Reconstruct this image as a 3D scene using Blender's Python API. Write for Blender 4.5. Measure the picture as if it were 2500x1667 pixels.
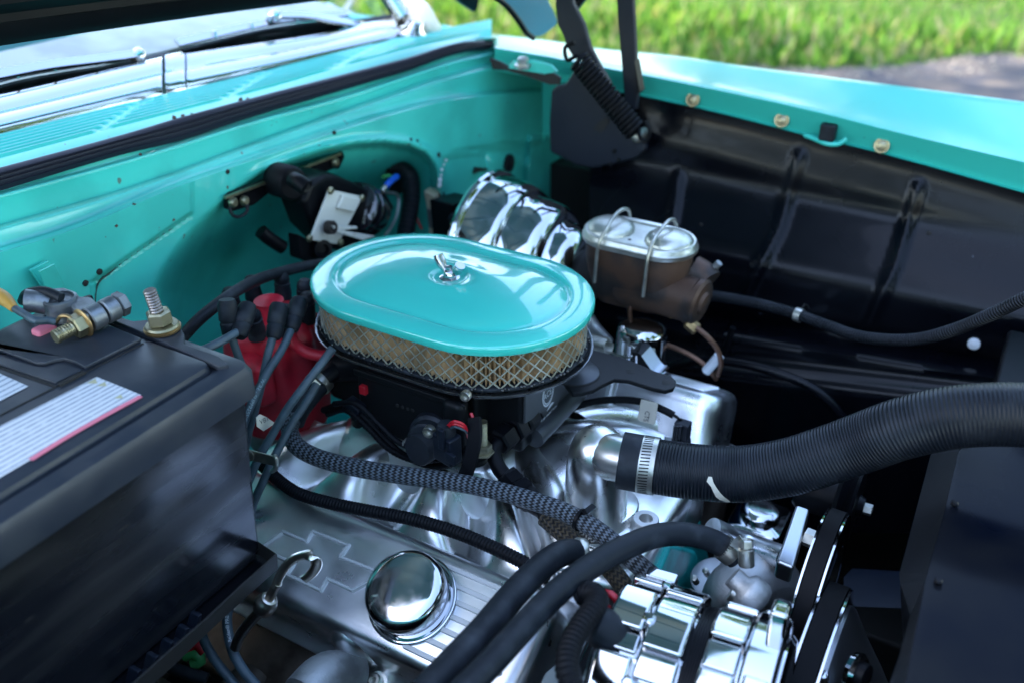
import bpy, bmesh, math, random
import numpy as np
from mathutils import Vector as V, Matrix
random.seed(7)
R = math.radians
scene = bpy.context.scene
COL = scene.collection
for o in list(bpy.data.objects): bpy.data.objects.remove(o)

# ------------------------------------------------------------------ camera
CAM = V((.4853, -.7098, .4299)); YAW = R(30.15); PIT = R(30.16); FPX = 2300.0
cf = V((-math.sin(YAW)*math.cos(PIT), math.cos(YAW)*math.cos(PIT), -math.sin(PIT)))
cr = cf.cross(V((0, 0, 1))).normalized(); cu = cr.cross(cf)
cd = bpy.data.cameras.new('camera'); cam = bpy.data.objects.new('camera', cd); COL.objects.link(cam)
cam.matrix_world = Matrix(((cr.x, cu.x, -cf.x, CAM.x), (cr.y, cu.y, -cf.y, CAM.y), (cr.z, cu.z, -cf.z, CAM.z), (0, 0, 0, 1)))
cd.sensor_width = 36; cd.sensor_fit = 'HORIZONTAL'; cd.lens = FPX/2500*36
cd.clip_start = .01; cd.clip_end = 400
cd.dof.use_dof = True; cd.dof.focus_distance = .85; cd.dof.aperture_fstop = 3.8
scene.camera = cam
# ------------------------------------------------------------------ light
SUN_DIR = V((-.80, -.28, .78)).normalized()
el = math.asin(SUN_DIR.z); az = math.atan2(SUN_DIR.x, SUN_DIR.y)
w = bpy.data.worlds.new('World'); scene.world = w; w.use_nodes = True
nt = w.node_tree; nt.nodes.clear()
sky = nt.nodes.new('ShaderNodeTexSky'); sky.sky_type = 'NISHITA'; sky.sun_disc = False
sky.sun_elevation = el; sky.sun_rotation = az; sky.altitude = 100; sky.air_density = 1.0; sky.dust_density = 1.6; sky.ozone_density = .7
bg = nt.nodes.new('ShaderNodeBackground'); bg.inputs[1].default_value = .15
wo = nt.nodes.new('ShaderNodeOutputWorld')
nt.links.new(sky.outputs[0], bg.inputs[0]); nt.links.new(bg.outputs[0], wo.inputs[0])
sd = bpy.data.lights.new('sun', 'SUN'); so = bpy.data.objects.new('sun', sd); COL.objects.link(so)
sd.energy = 2.0; sd.angle = R(.5); sd.color = (1, .9, .78)
so.rotation_euler = SUN_DIR.to_track_quat('Z', 'Y').to_euler(); so.location = (0, 0, 6)
scene.view_settings.view_transform = 'Standard'; scene.view_settings.look = 'None'
scene.view_settings.exposure = 3.02; scene.view_settings.gamma = 1
scene.view_settings.use_curve_mapping = False

# ------------------------------------------------------------------ points
def P(px, py, **k):
    """place in the car (metres) of a spot of the photograph, lying on the given plane"""
    d = cf + cr*((px-1250)/FPX) + cu*((833.5-py)/FPX)
    if 'pl' in k:
        o, n = k['pl']; return CAM + d*((o-CAM).dot(n)/d.dot(n))
    (a, v), = k.items()
    if a == 'd': return CAM + d*v
    i = 'xyz'.index(a); return CAM + d*((v-CAM[i])/d[i])
def depth(p): return (p-CAM).dot(cf)
def PP(pts): return [P(a, b, **c) if isinstance(c, dict) else P(a, b, z=c) for a, b, c in pts]

# ------------------------------------------------------------------ mesh builder
ORG = {}
class MB:
    def __init__(s): s.v = []; s.f = []; s.uv = {}
    def add(s, vs, fs, uv=None):
        b = len(s.v); s.v += [V(p) for p in vs]; s.f += [tuple(i+b for i in f) for f in fs]
        if uv:
            for i, q in enumerate(uv): s.uv[b+i] = q
        return s
    def loft(s, rings, c0=True, c1=True, closed=True, uv=None):
        n = len(rings[0]); vs = [p for r in rings for p in r]; fs = []
        for i in range(len(rings)-1):
            for j in range(n if closed else n-1):
                k = (j+1) % n
                fs.append((i*n+j, i*n+k, (i+1)*n+k, (i+1)*n+j))
        if closed and c0: fs.append(tuple(reversed(range(n))))
        if closed and c1: fs.append(tuple(range((len(rings)-1)*n, len(rings)*n)))
        return s.add(vs, fs, uv)
    def grid(s, rows): return s.loft(rows, closed=False)
    def box(s, c, d, M=None):
        c = V(c); x, y, z = d[0]/2, d[1]/2, d[2]/2
        vs = [V((a*x, b*y, e*z)) for a in (-1, 1) for b in (-1, 1) for e in (-1, 1)]
        vs = [(M @ p if M else p)+c for p in vs]
        return s.add(vs, [(0, 1, 3, 2), (4, 6, 7, 5), (0, 4, 5, 1), (2, 3, 7, 6), (0, 2, 6, 4), (1, 5, 7, 3)])
    def prism(s, pts, off):
        n = len(pts); off = V(off)
        return s.loft([list(pts), [V(p)+off for p in pts]])
    def lathe(s, prof, o, ax, n=32, c0=True, c1=True):
        o = V(o); M = frame(ax); rings = []
        for r, h in prof: rings.append([o+M @ V((max(r, 1e-5)*math.cos(2*math.pi*j/n), max(r, 1e-5)*math.sin(2*math.pi*j/n), h)) for j in range(n)])
        return s.loft(rings, c0, c1)
    def tube(s, pts, r, n=14, step=.004, corr=None, cap=True):
        fr = frames(pts, step); rings = []; uv = []
        L = fr[-1][0]
        for t, p, T, A, B in fr:
            rr = r(t/L) if callable(r) else r
            if corr: rr += corr[1]*max(-.6, min(.6, math.sin(2*math.pi*t/corr[0])*1.5))
            rings.append([p+A*(rr*math.cos(2*math.pi*j/n))+B*(rr*math.sin(2*math.pi*j/n)) for j in range(n+1)])
            uv += [(j/n, t) for j in range(n+1)]
        b = len(s.v); s.loft(rings, closed=False, uv=uv)
        if cap:
            m = n+1; k = len(rings)
            s.f.append(tuple(b+j for j in reversed(range(n)))); s.f.append(tuple(b+(k-1)*m+j for j in range(n)))
        s.fr = fr; return s
    def strip(s, pts, wid, th, nrm):
        """flat strap along pts, width across, thickness along nrm"""
        fr = frames(pts, .004); rings = []
        nrm = V(nrm)
        for t, p, T, A, B in fr:
            n_ = (nrm-T*nrm.dot(T)).normalized(); w_ = T.cross(n_)
            rings.append([p+w_*wid/2+n_*th/2, p-w_*wid/2+n_*th/2, p-w_*wid/2-n_*th/2, p+w_*wid/2-n_*th/2])
        return s.loft(rings)
    def build(s, name, mat, parent=None, smooth=40, bevel=0, seg=2, kind=None, fix=True):
        me = bpy.data.meshes.new(name)
        o = bpy.data.objects.new(name, me); COL.objects.link(o)
        if parent is not None: org = ORG[parent.name]
        else:
            xs = [p.x for p in s.v]; ys = [p.y for p in s.v]; zs = [p.z for p in s.v]
            org = V(((min(xs)+max(xs))/2, (min(ys)+max(ys))/2, min(zs)))
        ORG[o.name] = org
        me.from_pydata([tuple(p-org) for p in s.v], [], s.f)
        if s.uv:
            ul = me.uv_layers.new(name='UVMap'); li = np.zeros(len(me.loops), dtype=np.int32); me.loops.foreach_get('vertex_index', li)
            a = np.array([s.uv.get(int(i), (0, 0)) for i in li], dtype=np.float32); ul.data.foreach_set('uv', a.ravel())
        if fix:
            bm = bmesh.new(); bm.from_mesh(me)
            if not s.uv: bmesh.ops.remove_doubles(bm, verts=bm.verts, dist=1e-6)
            bmesh.ops.recalc_face_normals(bm, faces=bm.faces); bm.to_mesh(me); bm.free()
        if smooth:
            me.polygons.foreach_set('use_smooth', [True]*len(me.polygons)); me.set_sharp_from_angle(angle=R(smooth))
        me.materials.append(mat)
        if parent is not None: o.parent = parent
        else: o.location = org
        if bevel:
            m = o.modifiers.new('bevel', 'BEVEL'); m.width = bevel; m.segments = seg; m.limit_method = 'ANGLE'; m.angle_limit = R(35); m.harden_normals = True
        if kind: o['kind'] = kind
        return o

def frame(ax):
    z = V(ax).normalized(); a = V((0, 0, 1)) if abs(z.z) < .9 else V((1, 0, 0))
    x = a.cross(z).normalized(); y = z.cross(x)
    return Matrix((x, y, z)).transposed()
def spline(pts, step):
    pts = [V(p) for p in pts]
    if len(pts) == 2: q = pts
    else:
        q = []; e = [pts[0]*2-pts[1]]+pts+[pts[-1]*2-pts[-2]]
        for i in range(len(pts)-1):
            a, b, c, d = e[i:i+4]
            # centripetal
            t1 = max((b-a).length, 1e-6)**.5; t2 = t1+max((c-b).length, 1e-6)**.5; t3 = t2+max((d-c).length, 1e-6)**.5
            for k in range(12):
                t = t1+(t2-t1)*k/12
                A1 = a*((t1-t)/t1)+b*(t/t1); A2 = b*((t2-t)/(t2-t1))+c*((t-t1)/(t2-t1)); A3 = c*((t3-t)/(t3-t2))+d*((t-t2)/(t3-t2))
                B1 = A1*((t2-t)/t2)+A2*(t/t2); B2 = A2*((t3-t)/(t3-t1))+A3*((t-t1)/(t3-t1))
                q.append(B1*((t2-t)/(t2-t1))+B2*((t-t1)/(t2-t1)))
        q.append(pts[-1])
    out = [q[0]]; acc = 0; L = sum((q[i+1]-q[i]).length for i in range(len(q)-1)); n = max(2, int(L/step)); st = L/n
    nxt = st
    for i in range(len(q)-1):
        sg = (q[i+1]-q[i]).length
        while nxt <= acc+sg+1e-9 and len(out) < n:
            out.append(q[i].lerp(q[i+1], (nxt-acc)/max(sg, 1e-9))); nxt += st
        acc += sg
    out.append(q[-1]); return out, st
def frames(pts, step):
    q, st = spline(pts, step); fr = []; A = None
    for i, p in enumerate(q):
        T = (q[min(i+1, len(q)-1)]-q[max(i-1, 0)]).normalized()
        if A is None: A = frame(T).col[0].copy()
        A = (A-T*A.dot(T)).normalized(); fr.append((i*st, p, T, A.copy(), T.cross(A)))
    return fr
def rrect(x0, x1, y0, y1, r, z, M=None, o=None, k=5):
    """rounded rectangle ring; M local->world 3x3, o origin"""
    r = min(r, (x1-x0)/2-1e-5, (y1-y0)/2-1e-5); ps = []
    for cx, cy, a0 in ((x1-r, y1-r, 0), (x0+r, y1-r, 90), (x0+r, y0+r, 180), (x1-r, y0+r, 270)):
        for i in range(k+1):
            a = R(a0+90*i/k); ps.append(V((cx+r*math.cos(a), cy+r*math.sin(a), z)))
    if M: ps = [M @ p for p in ps]
    if o is not None: ps = [p+V(o) for p in ps]
    return ps
def thing(name, label, cat, loc=(0, 0, 0), group=None):
    o = bpy.data.objects.new(name, None); COL.objects.link(o); o.location = loc; o.empty_display_size = .02
    o['label'] = label; o['category'] = cat
    if group: o['group'] = group
    ORG[o.name] = V(loc); return o
def tag(o, label, cat, group=None):
    o['label'] = label; o['category'] = cat
    if group: o['group'] = group
    return o
def sub(o): ORG[o.name] = ORG[o.parent.name]; return o
def inst(me, parent, M, name):
    """another piece that shares its mesh (mesh modelled round its own origin)"""
    o = bpy.data.objects.new(name, me); COL.objects.link(o)
    o.parent = parent; o.matrix_local = Matrix.Translation(-ORG[parent.name]) @ M; return o
def mesh_only(mb, mat, name, smooth=40):
    me = bpy.data.meshes.new(name); me.from_pydata([tuple(p) for p in mb.v], [], mb.f)
    bm = bmesh.new(); bm.from_mesh(me); bmesh.ops.remove_doubles(bm, verts=bm.verts, dist=1e-6); bmesh.ops.recalc_face_normals(bm, faces=bm.faces); bm.to_mesh(me); bm.free()
    me.polygons.foreach_set('use_smooth', [True]*len(me.polygons)); me.set_sharp_from_angle(angle=R(smooth)); me.materials.append(mat); return me
def TR(p, ax=(0, 0, 1), spin=0):
    return Matrix.Translation(V(p)) @ (frame(ax) @ Matrix.Rotation(spin, 3, 'Z')).to_4x4()
def curve(pts):
    xs = [p[0] for p in pts]; ys = [p[1] for p in pts]; n = len(xs)
    d = [(ys[i+1]-ys[i])/(xs[i+1]-xs[i]) for i in range(n-1)]
    m = [d[0]]+[(d[i-1]+d[i])/2 for i in range(1, n-1)]+[d[-1]]
    def f(x):
        if x <= xs[0]: return ys[0]+m[0]*(x-xs[0])
        if x >= xs[-1]: return ys[-1]+m[-1]*(x-xs[-1])
        i = max(j for j in range(n-1) if xs[j] <= x); h = xs[i+1]-xs[i]; t = (x-xs[i])/h
        return (2*t**3-3*t*t+1)*ys[i]+(t**3-2*t*t+t)*h*m[i]+(3*t*t-2*t**3)*ys[i+1]+(t**3-t*t)*h*m[i+1]
    return f
def sst(a, b, x):
    t = max(0, min(1, (x-a)/(b-a))); return t*t*(3-2*t)
def text_mesh(txt):
    cu_ = bpy.data.curves.new('lettering', 'FONT'); cu_.body = txt; cu_.size = 1; cu_.resolution_u = 3
    o = bpy.data.objects.new('lettering', cu_); COL.objects.link(o)
    bpy.context.view_layer.update(); dg = bpy.context.evaluated_depsgraph_get()
    me = o.evaluated_get(dg).to_mesh(); vs = [v.co.copy() for v in me.vertices]; fs = [tuple(p.vertices) for p in me.polygons]
    o.to_mesh_clear() if False else None
    bpy.data.objects.remove(o); bpy.data.curves.remove(cu_)
    return vs, fs
def text_flat(txt, o, ex, ey, size, mat, parent, name='lettering', lift=.0004, squeeze=1):
    vs, fs = text_mesh(txt); ex = V(ex).normalized(); ey = V(ey).normalized(); n = ex.cross(ey)
    m = MB().add([V(o)+ex*(p.x*size*squeeze)+ey*(p.y*size)+n*lift for p in vs], fs)
    return m.build(name, mat, parent, smooth=0, fix=False)
def text_tube(txt, fr, s0, rad, ang, size, mat, parent, flip=False):
    vs, fs = text_mesh(txt); out = []; L = fr[-1][0]; st = L/(len(fr)-1)
    for p in vs:
        s = s0+(-p.x if flip else p.x)*size; i = min(max(int(s/st), 0), len(fr)-2); u = s/st-i
        c = fr[i][1].lerp(fr[i+1][1], u); A = fr[i][3]; B = fr[i][4]
        a = ang+(p.y if flip else -p.y)*size/rad
        out.append(c+A*(rad*math.cos(a))+B*(rad*math.sin(a)))
    return MB().add(out, fs).build('lettering', mat, parent, smooth=0, fix=False)
def facing(fr, i, aim):
    """angle round the tube of the side that looks towards a place"""
    t, p, T, A, B = fr[i]; d = V(aim)-p; return math.atan2(d.dot(B), d.dot(A))

# ------------------------------------------------------------------ materials
def mat(name, col, metal=0, rough=.5, coat=0, var=0, vscale=20, col2=None, cpos=(.45, .6), rvar=0, rscale=12, bump=0, bscale=200, stretch=None, spec=.5, wave=None, trans=0, alpha=1, aniso=0, speck=None, bdist=.001, crough=.04):
    m = bpy.data.materials.new(name); m.use_nodes = True; n = m.node_tree.nodes; l = m.node_tree.links
    b = n['Principled BSDF']; b.inputs['Base Color'].default_value = (*col, 1); b.inputs['Metallic'].default_value = metal
    b.inputs['Roughness'].default_value = rough; b.inputs['Specular IOR Level'].default_value = spec
    b.inputs['Coat Weight'].default_value = coat; b.inputs['Coat Roughness'].default_value = crough; b.inputs['Coat IOR'].default_value = 1.6
    b.inputs['Transmission Weight'].default_value = trans; b.inputs['Anisotropic'].default_value = aniso
    tc = n.new('ShaderNodeTexCoord'); src = tc.outputs['Object']
    if stretch:
        mp = n.new('ShaderNodeMapping'); mp.inputs['Scale'].default_value = stretch; l.new(src, mp.inputs[0]); src = mp.outputs[0]
    def noise(sc, det=4):
        t = n.new('ShaderNodeTexNoise'); t.inputs['Scale'].default_value = sc; t.inputs['Detail'].default_value = det; l.new(src, t.inputs[0]); return t
    def ramp(i, a, b_, c0, c1):
        r = n.new('ShaderNodeValToRGB'); r.color_ramp.elements[0].position = a; r.color_ramp.elements[1].position = b_
        r.color_ramp.elements[0].color = (*c0, 1); r.color_ramp.elements[1].color = (*c1, 1); l.new(i, r.inputs[0]); return r
    cur = None
    if col2 is not None or var:
        c2 = col2 if col2 is not None else tuple(c*(1-var) for c in col)
        r = ramp(noise(vscale).outputs[0], cpos[0], cpos[1], col, c2); cur = r.outputs[0]
    if speck:
        sc, thr, sc_col = speck
        r = ramp(noise(sc, 2).outputs[0], thr, thr+.03, (0, 0, 0), (1, 1, 1)); mx = n.new('ShaderNodeMixRGB'); l.new(r.outputs[0], mx.inputs[0])
        if cur: l.new(cur, mx.inputs[1])
        else: mx.inputs[1].default_value = (*col, 1)
        mx.inputs[2].default_value = (*sc_col, 1); cur = mx.outputs[0]
    if cur: l.new(cur, b.inputs['Base Color'])
    if rvar:
        mr = n.new('ShaderNodeMapRange'); l.new(noise(rscale, 6).outputs[0], mr.inputs[0]); mr.inputs[1].default_value = .35; mr.inputs[2].default_value = .7
        mr.inputs[3].default_value = rough; mr.inputs[4].default_value = rough+rvar; l.new(mr.outputs[0], b.inputs['Roughness'])
    if bump:
        bp = n.new('ShaderNodeBump'); bp.inputs['Strength'].default_value = bump; bp.inputs['Distance'].default_value = bdist; l.new(noise(bscale, 5).outputs[0], bp.inputs['Height']); l.new(bp.outputs[0], b.inputs['Normal'])
    m['bsdf'] = 1
    return m
def ribbed(name, col, pitch, rough=.5, dist=.0006, col2=None):
    m = mat(name, col, rough=rough, col2=col2, vscale=30, rvar=.15, spec=.2); n = m.node_tree.nodes; l = m.node_tree.links; b = n['Principled BSDF']
    uv = n.new('ShaderNodeUVMap'); sp = n.new('ShaderNodeSeparateXYZ'); l.new(uv.outputs[0], sp.inputs[0])
    a = n.new('ShaderNodeMath'); a.operation = 'MULTIPLY'; a.inputs[1].default_value = 2*math.pi/pitch; l.new(sp.outputs[1], a.inputs[0])
    s = n.new('ShaderNodeMath'); s.operation = 'SINE'; l.new(a.outputs[0], s.inputs[0])
    bp = n.new('ShaderNodeBump'); bp.inputs['Distance'].default_value = dist; bp.inputs['Strength'].default_value = .9; l.new(s.outputs[0], bp.inputs['Height']); l.new(bp.outputs[0], b.inputs['Normal'])
    return m
def braid(name, dark, light, nu=14, pitch=.009, rough=.35):
    m = mat(name, dark, rough=rough, spec=.4); n = m.node_tree.nodes; l = m.node_tree.links; b = n['Principled BSDF']
    uv = n.new('ShaderNodeUVMap'); sp = n.new('ShaderNodeSeparateXYZ'); l.new(uv.outputs[0], sp.inputs[0])
    def M(op, *a):
        k = n.new('ShaderNodeMath'); k.operation = op
        for i, q in enumerate(a):
            if isinstance(q, (int, float)): k.inputs[i].default_value = q
            else: l.new(q, k.inputs[i])
        return k.outputs[0]
    U = M('MULTIPLY', sp.outputs[0], float(nu)); W = M('MULTIPLY', sp.outputs[1], 1/pitch)
    a = M('ADD', U, W); c = M('SUBTRACT', U, W)
    sa = M('ABSOLUTE', M('SINE', M('MULTIPLY', a, math.pi))); sc = M('ABSOLUTE', M('SINE', M('MULTIPLY', c, math.pi)))
    # over and under: which family lies on top alternates along the other one
    sel = M('GREATER_THAN', M('SINE', M('MULTIPLY', M('ADD', a, c), math.pi)), 0.0)
    h = M('ADD', M('MULTIPLY', sa, sel), M('MULTIPLY', sc, M('SUBTRACT', 1.0, sel)))
    fine = M('SINE', M('MULTIPLY', M('ADD', M('MULTIPLY', a, sel), M('MULTIPLY', c, M('SUBTRACT', 1.0, sel))), math.pi*8))
    r = n.new('ShaderNodeValToRGB'); r.color_ramp.elements[0].position = .55; r.color_ramp.elements[1].position = .98
    r.color_ramp.elements[0].color = (*dark, 1); r.color_ramp.elements[1].color = (*light, 1); l.new(h, r.inputs[0]); l.new(r.outputs[0], b.inputs['Base Color'])
    hh = M('ADD', h, M('MULTIPLY', fine, .12))
    bp = n.new('ShaderNodeBump'); bp.inputs['Distance'].default_value = .0012; bp.inputs['Strength'].default_value = 1; l.new(hh, bp.inputs['Height']); l.new(bp.outputs[0], b.inputs['Normal'])
    return m
TQ = (.045, .53, .445)
M_paint = mat('turquoise_paint', TQ, rough=.30, coat=.35, spec=.35, crough=.10, var=.06, vscale=3, bump=.03, bscale=60, speck=(170, .77, (.05, .12, .1)))
M_paint_dusty = mat('turquoise_paint_dusty', (.055, .57, .47), rough=.34, coat=.5, crough=.07, var=.16, vscale=11, bump=.07, bscale=70, speck=(75, .72, (.10, .17, .13)))
M_lid = mat('turquoise_lid_enamel', (.040, .52, .42), rough=.25, coat=1, bump=.008, bscale=30, speck=(220, .79, (.01, .1, .1)))
M_black = mat('black_semi_gloss', (.003, .0035, .005), spec=.14, rough=.32, rvar=.2, bump=.05, bscale=120)
M_blackm = mat('black_matte', (.004, .0045, .006), spec=.12, rough=.55, bump=.1, bscale=400)
M_inner = mat('black_fender_undercoat', (.0014, .0018, .0036), spec=.17, rough=.2, rvar=.18, rscale=6, bump=.12, bscale=50, coat=.05, speck=(60, .78, (.12, .13, .15)))
M_throttle = mat('black_anodised', (.006, .007, .008), rough=.42, bump=.15, bscale=900, spec=.2)
M_plastic = mat('black_plastic', (.006, .009, .016), spec=.28, rough=.38, rvar=.22, rscale=30, bump=.05, bscale=300, col2=(.018, .021, .026))
M_case = mat('scuffed_battery_case', (.007, .008, .012), rough=.14, rvar=.35, rscale=9, stretch=(1, .4, 3), col2=(.034, .033, .034), vscale=12, cpos=(.45, .75), bump=.05, bscale=160, spec=.5, speck=(140, .74, (.05, .045, .04)))
M_rubber = mat('black_rubber', (.009, .012, .016), spec=.2, rough=.5, col2=(.032, .038, .046), vscale=40, cpos=(.5, .75), bump=.12, bscale=260)
M_wire = mat('blue_grey_wire', (.045, .075, .095), rough=.5, var=.3, vscale=60)
M_seal = mat('weather_seal_rubber', (.012, .013, .024), spec=.3, rough=.45, rvar=.2)
M_chrome = mat('chrome', (.55, .565, .58), metal=1, rough=.035, rvar=.07, rscale=60)
M_chrome_worn = mat('worn_chrome', (.55, .56, .58), metal=1, rough=.06, rvar=.16, rscale=90, bump=.03, bscale=200)
M_alu = mat('polished_aluminium', (.84, .84, .82), metal=1, rough=.24, rvar=.14, rscale=18, var=.18, vscale=14, bump=.5, bdist=.0003, bscale=25, speck=(110, .76, (.22, .2, .16)))
M_brush = mat('brushed_aluminium_cover', (.86, .88, .90), metal=1, rough=.27, rvar=.12, rscale=30, var=.12, vscale=22, bump=.2, bdist=.0002, bscale=60, aniso=.3)
M_cast = mat('cast_aluminium', (.42, .43, .43), metal=.85, rough=.45, rvar=.2, var=.35, vscale=30, bump=.4, bscale=500)
M_zinc = mat('zinc_steel', (.55, .54, .48), metal=.95, rough=.3, rvar=.15, var=.3, vscale=60)
M_yzinc = mat('yellow_zinc', (.34, .31, .20), metal=.9, rough=.32, rvar=.15, var=.3, vscale=90)
M_lead = mat('battery_clamp_lead', (.24, .26, .28), metal=.85, rough=.42, rvar=.2, var=.3, vscale=80, bump=.3, bscale=300)
M_rust = mat('rusty_cast_iron', (.085, .045, .028), metal=.35, rough=.5, col2=(.028, .022, .02), vscale=22, bump=.35, bscale=220, rvar=.2)
M_tinlid = mat('stamped_tin', (.62, .62, .55), metal=.9, rough=.25, rvar=.2, var=.2, vscale=30)
M_brass = mat('brass_fitting', (.42, .28, .13), metal=.9, rough=.4, var=.4, vscale=80)
M_copper = mat('brown_brake_line', (.20, .10, .06), metal=.5, rough=.4, var=.3, vscale=80)
M_red = mat('red_distributor_plastic', (.55, .014, .035), rough=.48, var=.35, vscale=25, bump=.06, bscale=120)
M_redwire = mat('red_wire', (.45, .01, .02), rough=.35)
M_green = mat('green_wire', (.04, .25, .07), rough=.4)
M_bluep = mat('blue_terminal', (.01, .10, .55), rough=.4)
M_yellow = mat('yellow_wire', (.45, .24, .04), rough=.45)
M_white = mat('white_painted_metal', (.62, .61, .55), rough=.45, col2=(.42, .38, .28), vscale=50, cpos=(.6, .75), bump=.08, bscale=200)
M_beige = mat('beige_connector_plastic', (.50, .44, .31), rough=.45, var=.15, vscale=60)
M_tagm = mat('cream_paper_tag', (.60, .57, .47), rough=.6)
M_paper = mat('filter_paper', (.66, .46, .25), rough=.85, var=.35, vscale=60)
M_mesh = mat('expanded_metal', (.52, .53, .42), metal=.6, rough=.32, var=.2, vscale=60)
M_ink = mat('white_ink', (.75, .78, .8), rough=.6)
M_inkd = mat('dark_ink', (.03, .03, .035), rough=.6)
M_gasket = mat('blue_gasket', (.005, .06, .16), rough=.45)
M_glass = mat('windscreen_glass', (.9, .95, .95), rough=.01, trans=1)
M_cream = mat('cream_paint', (.72, .62, .50), rough=.3, coat=.5)
M_dash = mat('dashboard_pale', (.42, .45, .45), rough=.5, var=.3, vscale=8)
M_braid = braid('braided_sleeve', (.005, .006, .008), (.15, .18, .21), nu=18, pitch=.0060)
M_braids = braid('fine_braided_sleeve', (.03, .03, .03), (.38, .36, .32), nu=10, pitch=.004)
M_braidb = braid('brown_braided_sleeve', (.015, .012, .010), (.09, .065, .035), nu=12, pitch=.005)
M_radhose = ribbed('radiator_hose_rubber', (.006, .008, .012), .0029, rough=.28, dist=.00045, col2=(.013, .016, .021))
M_vac = ribbed('ribbed_black_hose', (.012, .014, .018), .003, rough=.35)
M_belt = mat('belt_rubber', (.005, .005, .006), spec=.12, rough=.6)
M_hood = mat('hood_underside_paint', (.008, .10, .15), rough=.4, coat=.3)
M_magenta = mat('pink_print', (.62, .16, .22), rough=.6)
M_engine = mat('turquoise_engine_paint', (.01, .40, .36), rough=.4, var=.3, vscale=30, bump=.2, bscale=100)
M_dark = mat('dark_grime_and_shade', (.010, .009, .008), rough=.7, var=.5, vscale=12, bump=.4, bscale=60)  # grimy underbody metal, and the painted-in dark of gaps and holes
M_header = mat('heat_stained_iron', (.12, .095, .075), metal=.5, rough=.55, col2=(.05, .035, .025), vscale=18, bump=.3, bscale=120)

def thin_glass():
    m = bpy.data.materials.new('thin_glass'); m.use_nodes = True; n = m.node_tree.nodes; l = m.node_tree.links; n.clear()
    t = n.new('ShaderNodeBsdfTransparent'); t.inputs[0].default_value = (.88, .94, .94, 1); g = n.new('ShaderNodeBsdfGlossy'); g.inputs['Roughness'].default_value = .01
    lw = n.new('ShaderNodeFresnel'); lw.inputs[0].default_value = 1.6; mx = n.new('ShaderNodeMixShader'); o = n.new('ShaderNodeOutputMaterial')
    l.new(lw.outputs[0], mx.inputs[0]); l.new(t.outputs[0], mx.inputs[1]); l.new(g.outputs[0], mx.inputs[2]); l.new(mx.outputs[0], o.inputs[0]); return m
# ================================================================== SETTING
GZ = -.95
def ground_mat(name, c1, c2, sc, bump=.5):
    return mat(name, c1, rough=.95, col2=c2, vscale=sc, cpos=(.4, .62), bump=bump, bscale=sc*6)
M_soil = ground_mat('lawn_soil', (.05, .085, .018), (.035, .05, .02), 6)
M_drive = ground_mat('old_asphalt', (.045, .045, .055), (.095, .08, .07), 5, .8)
def flat(name, x0, x1, y0, y1, z, m, nx=1, amp=0):
    mb = MB(); mb.grid([[V((x0+(x1-x0)*i/nx, y, z)) for i in range(nx+1)] for y in (y0, y1)])
    o = mb.build(name, m, smooth=0, fix=False); o['kind'] = 'structure'; return o
flat('ground', -90, 90, -90, 90, GZ-.004, M_soil)
# drive edge: ragged line between asphalt and lawn
def edge_y(x): return 5.30 + .34*(x-.2)*(-.55 if x < .2 else .9) + .10*math.sin(3.1*x)+.05*math.sin(8.3*x+1)
mb = MB(); xs = [-14+.1*i for i in range(281)]
def ey(x): return 4.25+.65*sst(-1.6, -.95, x)+.95*sst(-.95, .25, x)+.25*sst(.3, 2, x)+.07*math.sin(3.1*x)+.05*math.sin(8.3*x+1)
mb.grid([[V((x, -9, GZ)) for x in xs], [V((x, ey(x), GZ)) for x in xs]])
o = mb.build('driveway', M_drive, smooth=0, fix=False); o['kind'] = 'structure'
# grass blades
rng = np.random.default_rng(3)
def blades(name, N, ymin, ymax, xmin, xmax, h0, h1, cols, label, wid=.006):
    X = rng.uniform(xmin, xmax, N); Y = ymin+(ymax-ymin)*rng.random(N)**1.35
    keep = np.array([y > ey(x)-.02+abs(.10*math.sin(13*x)) + .12*(rng.random()-.6) for x, y in zip(X, Y)]); X = X[keep]; Y = Y[keep]; N = len(X)
    clump = .5+.5*np.sin(X*2.3+1.3*np.sin(Y*1.9))*np.sin(Y*2.7+X*.8); H = (h0+(h1-h0)*rng.random(N))*(.55+.75*clump)
    a = rng.uniform(0, 6.283, N); lean = rng.uniform(.1, .7, N)*H; W = rng.uniform(.5, 1.4, N)*wid
    dx = np.cos(a); dy = np.sin(a)
    v = np.zeros((N, 4, 3)); v[:, 0] = np.stack([X-dy*W, Y+dx*W, np.full(N, GZ)], 1); v[:, 1] = np.stack([X+dy*W, Y-dx*W, np.full(N, GZ)], 1)
    v[:, 2] = np.stack([X+dx*lean*.45+dy*W*.8, Y+dy*lean*.45-dx*W*.8, GZ+H*.6], 1); v[:, 3] = np.stack([X+dx*lean, Y+dy*lean, GZ+H], 1)
    me = bpy.data.meshes.new(name); me.vertices.add(N*4); me.vertices.foreach_set('co', v.ravel())
    b = np.arange(N)*4; lo = np.stack([b, b+1, b+2, b, b+2, b+3], 1).ravel().astype(np.int32)
    me.loops.add(N*6); me.loops.foreach_set('vertex_index', lo); me.polygons.add(N*2); me.polygons.foreach_set('loop_start', np.arange(N*2)*3); me.polygons.foreach_set('loop_total', np.full(N*2, 3))
    me.polygons.foreach_set('material_index', np.repeat(rng.integers(0, len(cols), N), 2).astype(np.int32)); me.update()
    for c in cols: me.materials.append(c)
    o = bpy.data.objects.new(name, me); COL.objects.link(o); o['kind'] = 'stuff'; tag(o, label, 'grass'); return o
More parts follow.
